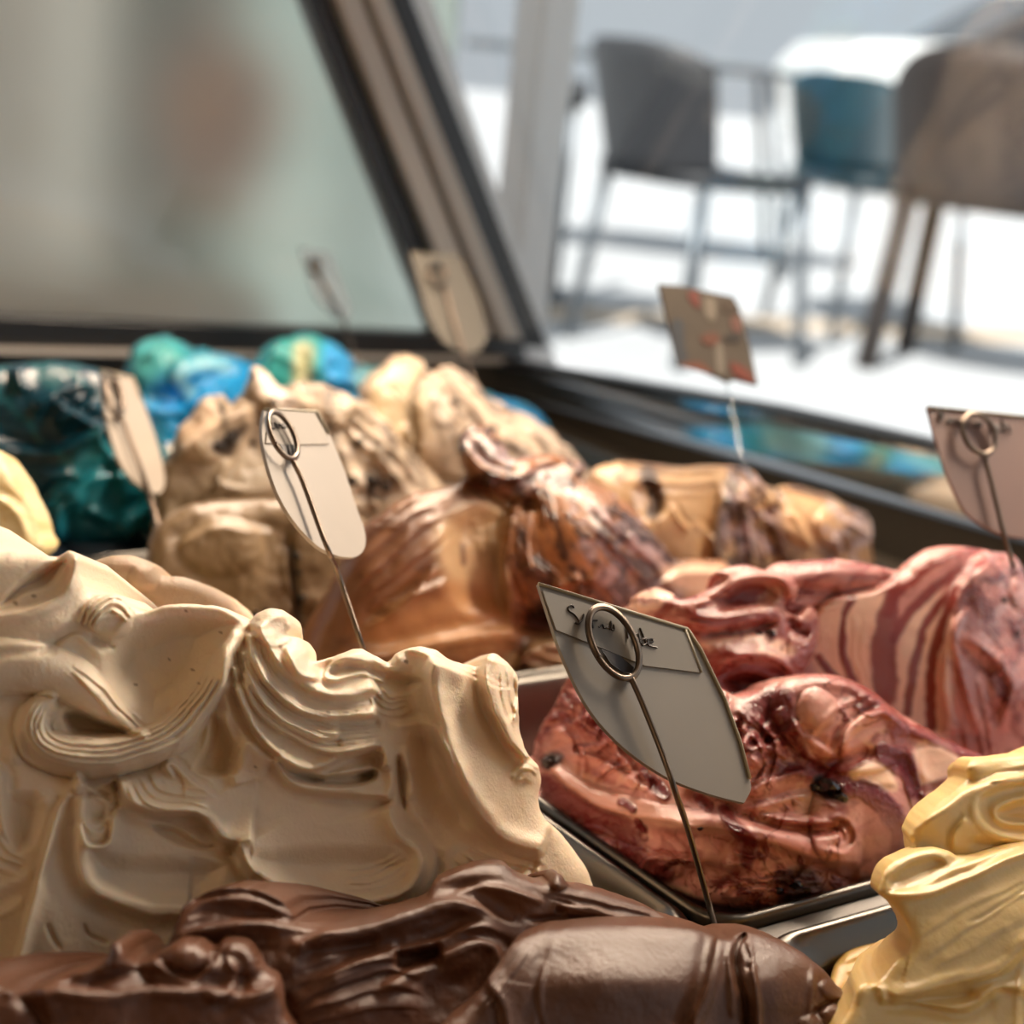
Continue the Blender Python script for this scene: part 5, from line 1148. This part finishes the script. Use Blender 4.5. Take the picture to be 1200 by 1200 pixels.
# pale square post just beyond the case
pb = Pd(612, 300, 1.95); pb[2] = GZ
t = MB(); t.box(pb + np.array([0, 0, 1.0]), AD, BD, ZD, .055, .05, 2.0)
tag(t.build('square_post', M['post'], bevel=.004), 'pale grey square post rising behind the corner of the case', 'post')
# slanted outer glass edge strip behind the frame
q = [Pa(468, 0, 1.05), Pa(512, 0, 1.05), Pa(640, 400, 1.05), Pa(618, 400, 1.05)]
dirt = (q[0] - q[3]); 
t = MB(); t.prism([q[3] - dirt * .6, q[2] - dirt * .6, q[1] + dirt * .5, q[0] + dirt * .5], AD * .02)
tag(t.build('slanted_bar', M['post'], bevel=.002), 'pale slanted metal bar between black case frame and square post', 'bar')
# parked white car, far right
o = Pd(1330, 150, 11.5); o[2] = GZ; t = empty('car', o); tag(t, 'white car parked in the street beyond the chairs', 'car')
ux = np.array([math.cos(.12), math.sin(.12), 0]); uy = np.array([-ux[1], ux[0], 0])
prof = [(-2.1, .35), (-2.1, .80), (-1.95, .98), (-1.2, 1.05), (-.6, 1.42), (.7, 1.45), (1.4, 1.08), (2.05, .95), (2.15, .60), (2.15, .35)]
low = [(-2.1, .30), (-2.12, .80), (-1.95, 1.0), (-1.2, 1.06), (1.4, 1.06), (2.05, .97), (2.15, .60), (2.15, .30)]
cab = [(-1.2, 1.06), (-.55, 1.48), (.7, 1.50), (1.4, 1.06)]
MB().prism([o + ux * a + ZD * z for a, z in low], uy * 1.7).build('body', M['white'], t, bevel=.06)
MB().prism([o + uy * .1 + ux * a + ZD * z for a, z in cab], uy * 1.5).build('cabin_glass', M['carglass'], t, bevel=.04)
MB().prism([o + uy * .15 + ux * a + ZD * z for a, z in ((-.5, 1.481), (.62, 1.501), (.6, 1.53), (-.45, 1.51))], uy * 1.4).build('roof', M['white'], t)
MB().prism([o - uy * .02 + ux * a + ZD * z for a, z in ((-2.05, .35), (2.1, .35), (2.1, .62), (-2.05, .62))], uy * .05).build('sill', mat('car_sill', (.35, .35, .34), .6), t)
for a in (-1.35, 1.35):
    for s in (-.03, 1.53): MB().tube([o + ux * a + uy * s + ZD * .31, o + ux * a + uy * (s + .2) + ZD * .31], .31, 20).build('wheel', M['tyre'], t)
# facade beyond the end glass (seen through it)
def fac(px0, px1, D, z0, z1, m, name, label, cat, depth=.12):
    A = Pd(px0, 200, D); B = Pd(px1, 200, D); A[2] = B[2] = 0
    d = (B - A); n = np.array([-d[1], d[0], 0]); n /= np.linalg.norm(n)
    o = MB().prism([A + ZD * z0, B + ZD * z0, B + ZD * z1, A + ZD * z1], n * depth).build(name, m, bevel=.004)
    return tag(o, label, cat) if label else struct(o)
fac(-300, 520, 3.6, GZ, 1.5, M['tealwall'], 'wall_far', None, None)
fac(-260, 130, 3.2, GZ, 1.5, M['browncol'], 'wall_left', None, None)
fac(62, 118, 2.7, GZ, 1.5, M['palecol'], 'painted_column', 'pale painted column behind the end glass', 'column', .06)
q = [Pd(95, 232, 2.6), Pd(372, 268, 2.9), Pd(372, 280, 2.9), Pd(95, 243, 2.6)]
tag(MB().prism(q, (0.01, .03, 0)).build('hand_rail', M['tan']), 'thin tan rail running across behind the end glass', 'rail')
# wooden counter top low behind the glass
o = MB().prism([Pz(-220, 352, -.06), Pz(330, 372, -.06), Pz(300, 330, -.06), Pz(-150, 300, -.06)], (0, 0, -.03)).build('wooden_counter', M['tan'], bevel=.004)
tag(o, 'tan wooden counter top low behind the end glass', 'counter')
# salmon bag
o = Pd(262, 150, 2.5); t = empty('shoulder_bag', o - ZD * .1); tag(t, 'rounded salmon pink bag hanging behind the hazy end glass', 'bag')
m = MB(); vs = []; fs = []; nu, nv = 24, 14
for j in range(nv):
    ph = math.pi * j / (nv - 1)
    for i in range(nu):
        th = 2 * math.pi * i / nu
        r = math.sin(ph) ** .8
        vs.append(o + np.array([(.092 + .02 * math.cos(ph) * -1) * r * math.cos(th), .04 * r * math.sin(th), -.125 * math.cos(ph)]) )
for j in range(nv - 1):
    for i in range(nu): fs.append((j * nu + i, j * nu + (i + 1) % nu, (j + 1) * nu + (i + 1) % nu, (j + 1) * nu + i))
m.add(vs, fs); m.build('pouch', M['salmon'], t, True)
MB().tube([o + np.array([-.03, 0, .10]), o + np.array([.0, 0, .30]), o + np.array([.03, 0, .6])], [.02, .014, .012], 10).build('strap', M['salmon'], t, True)
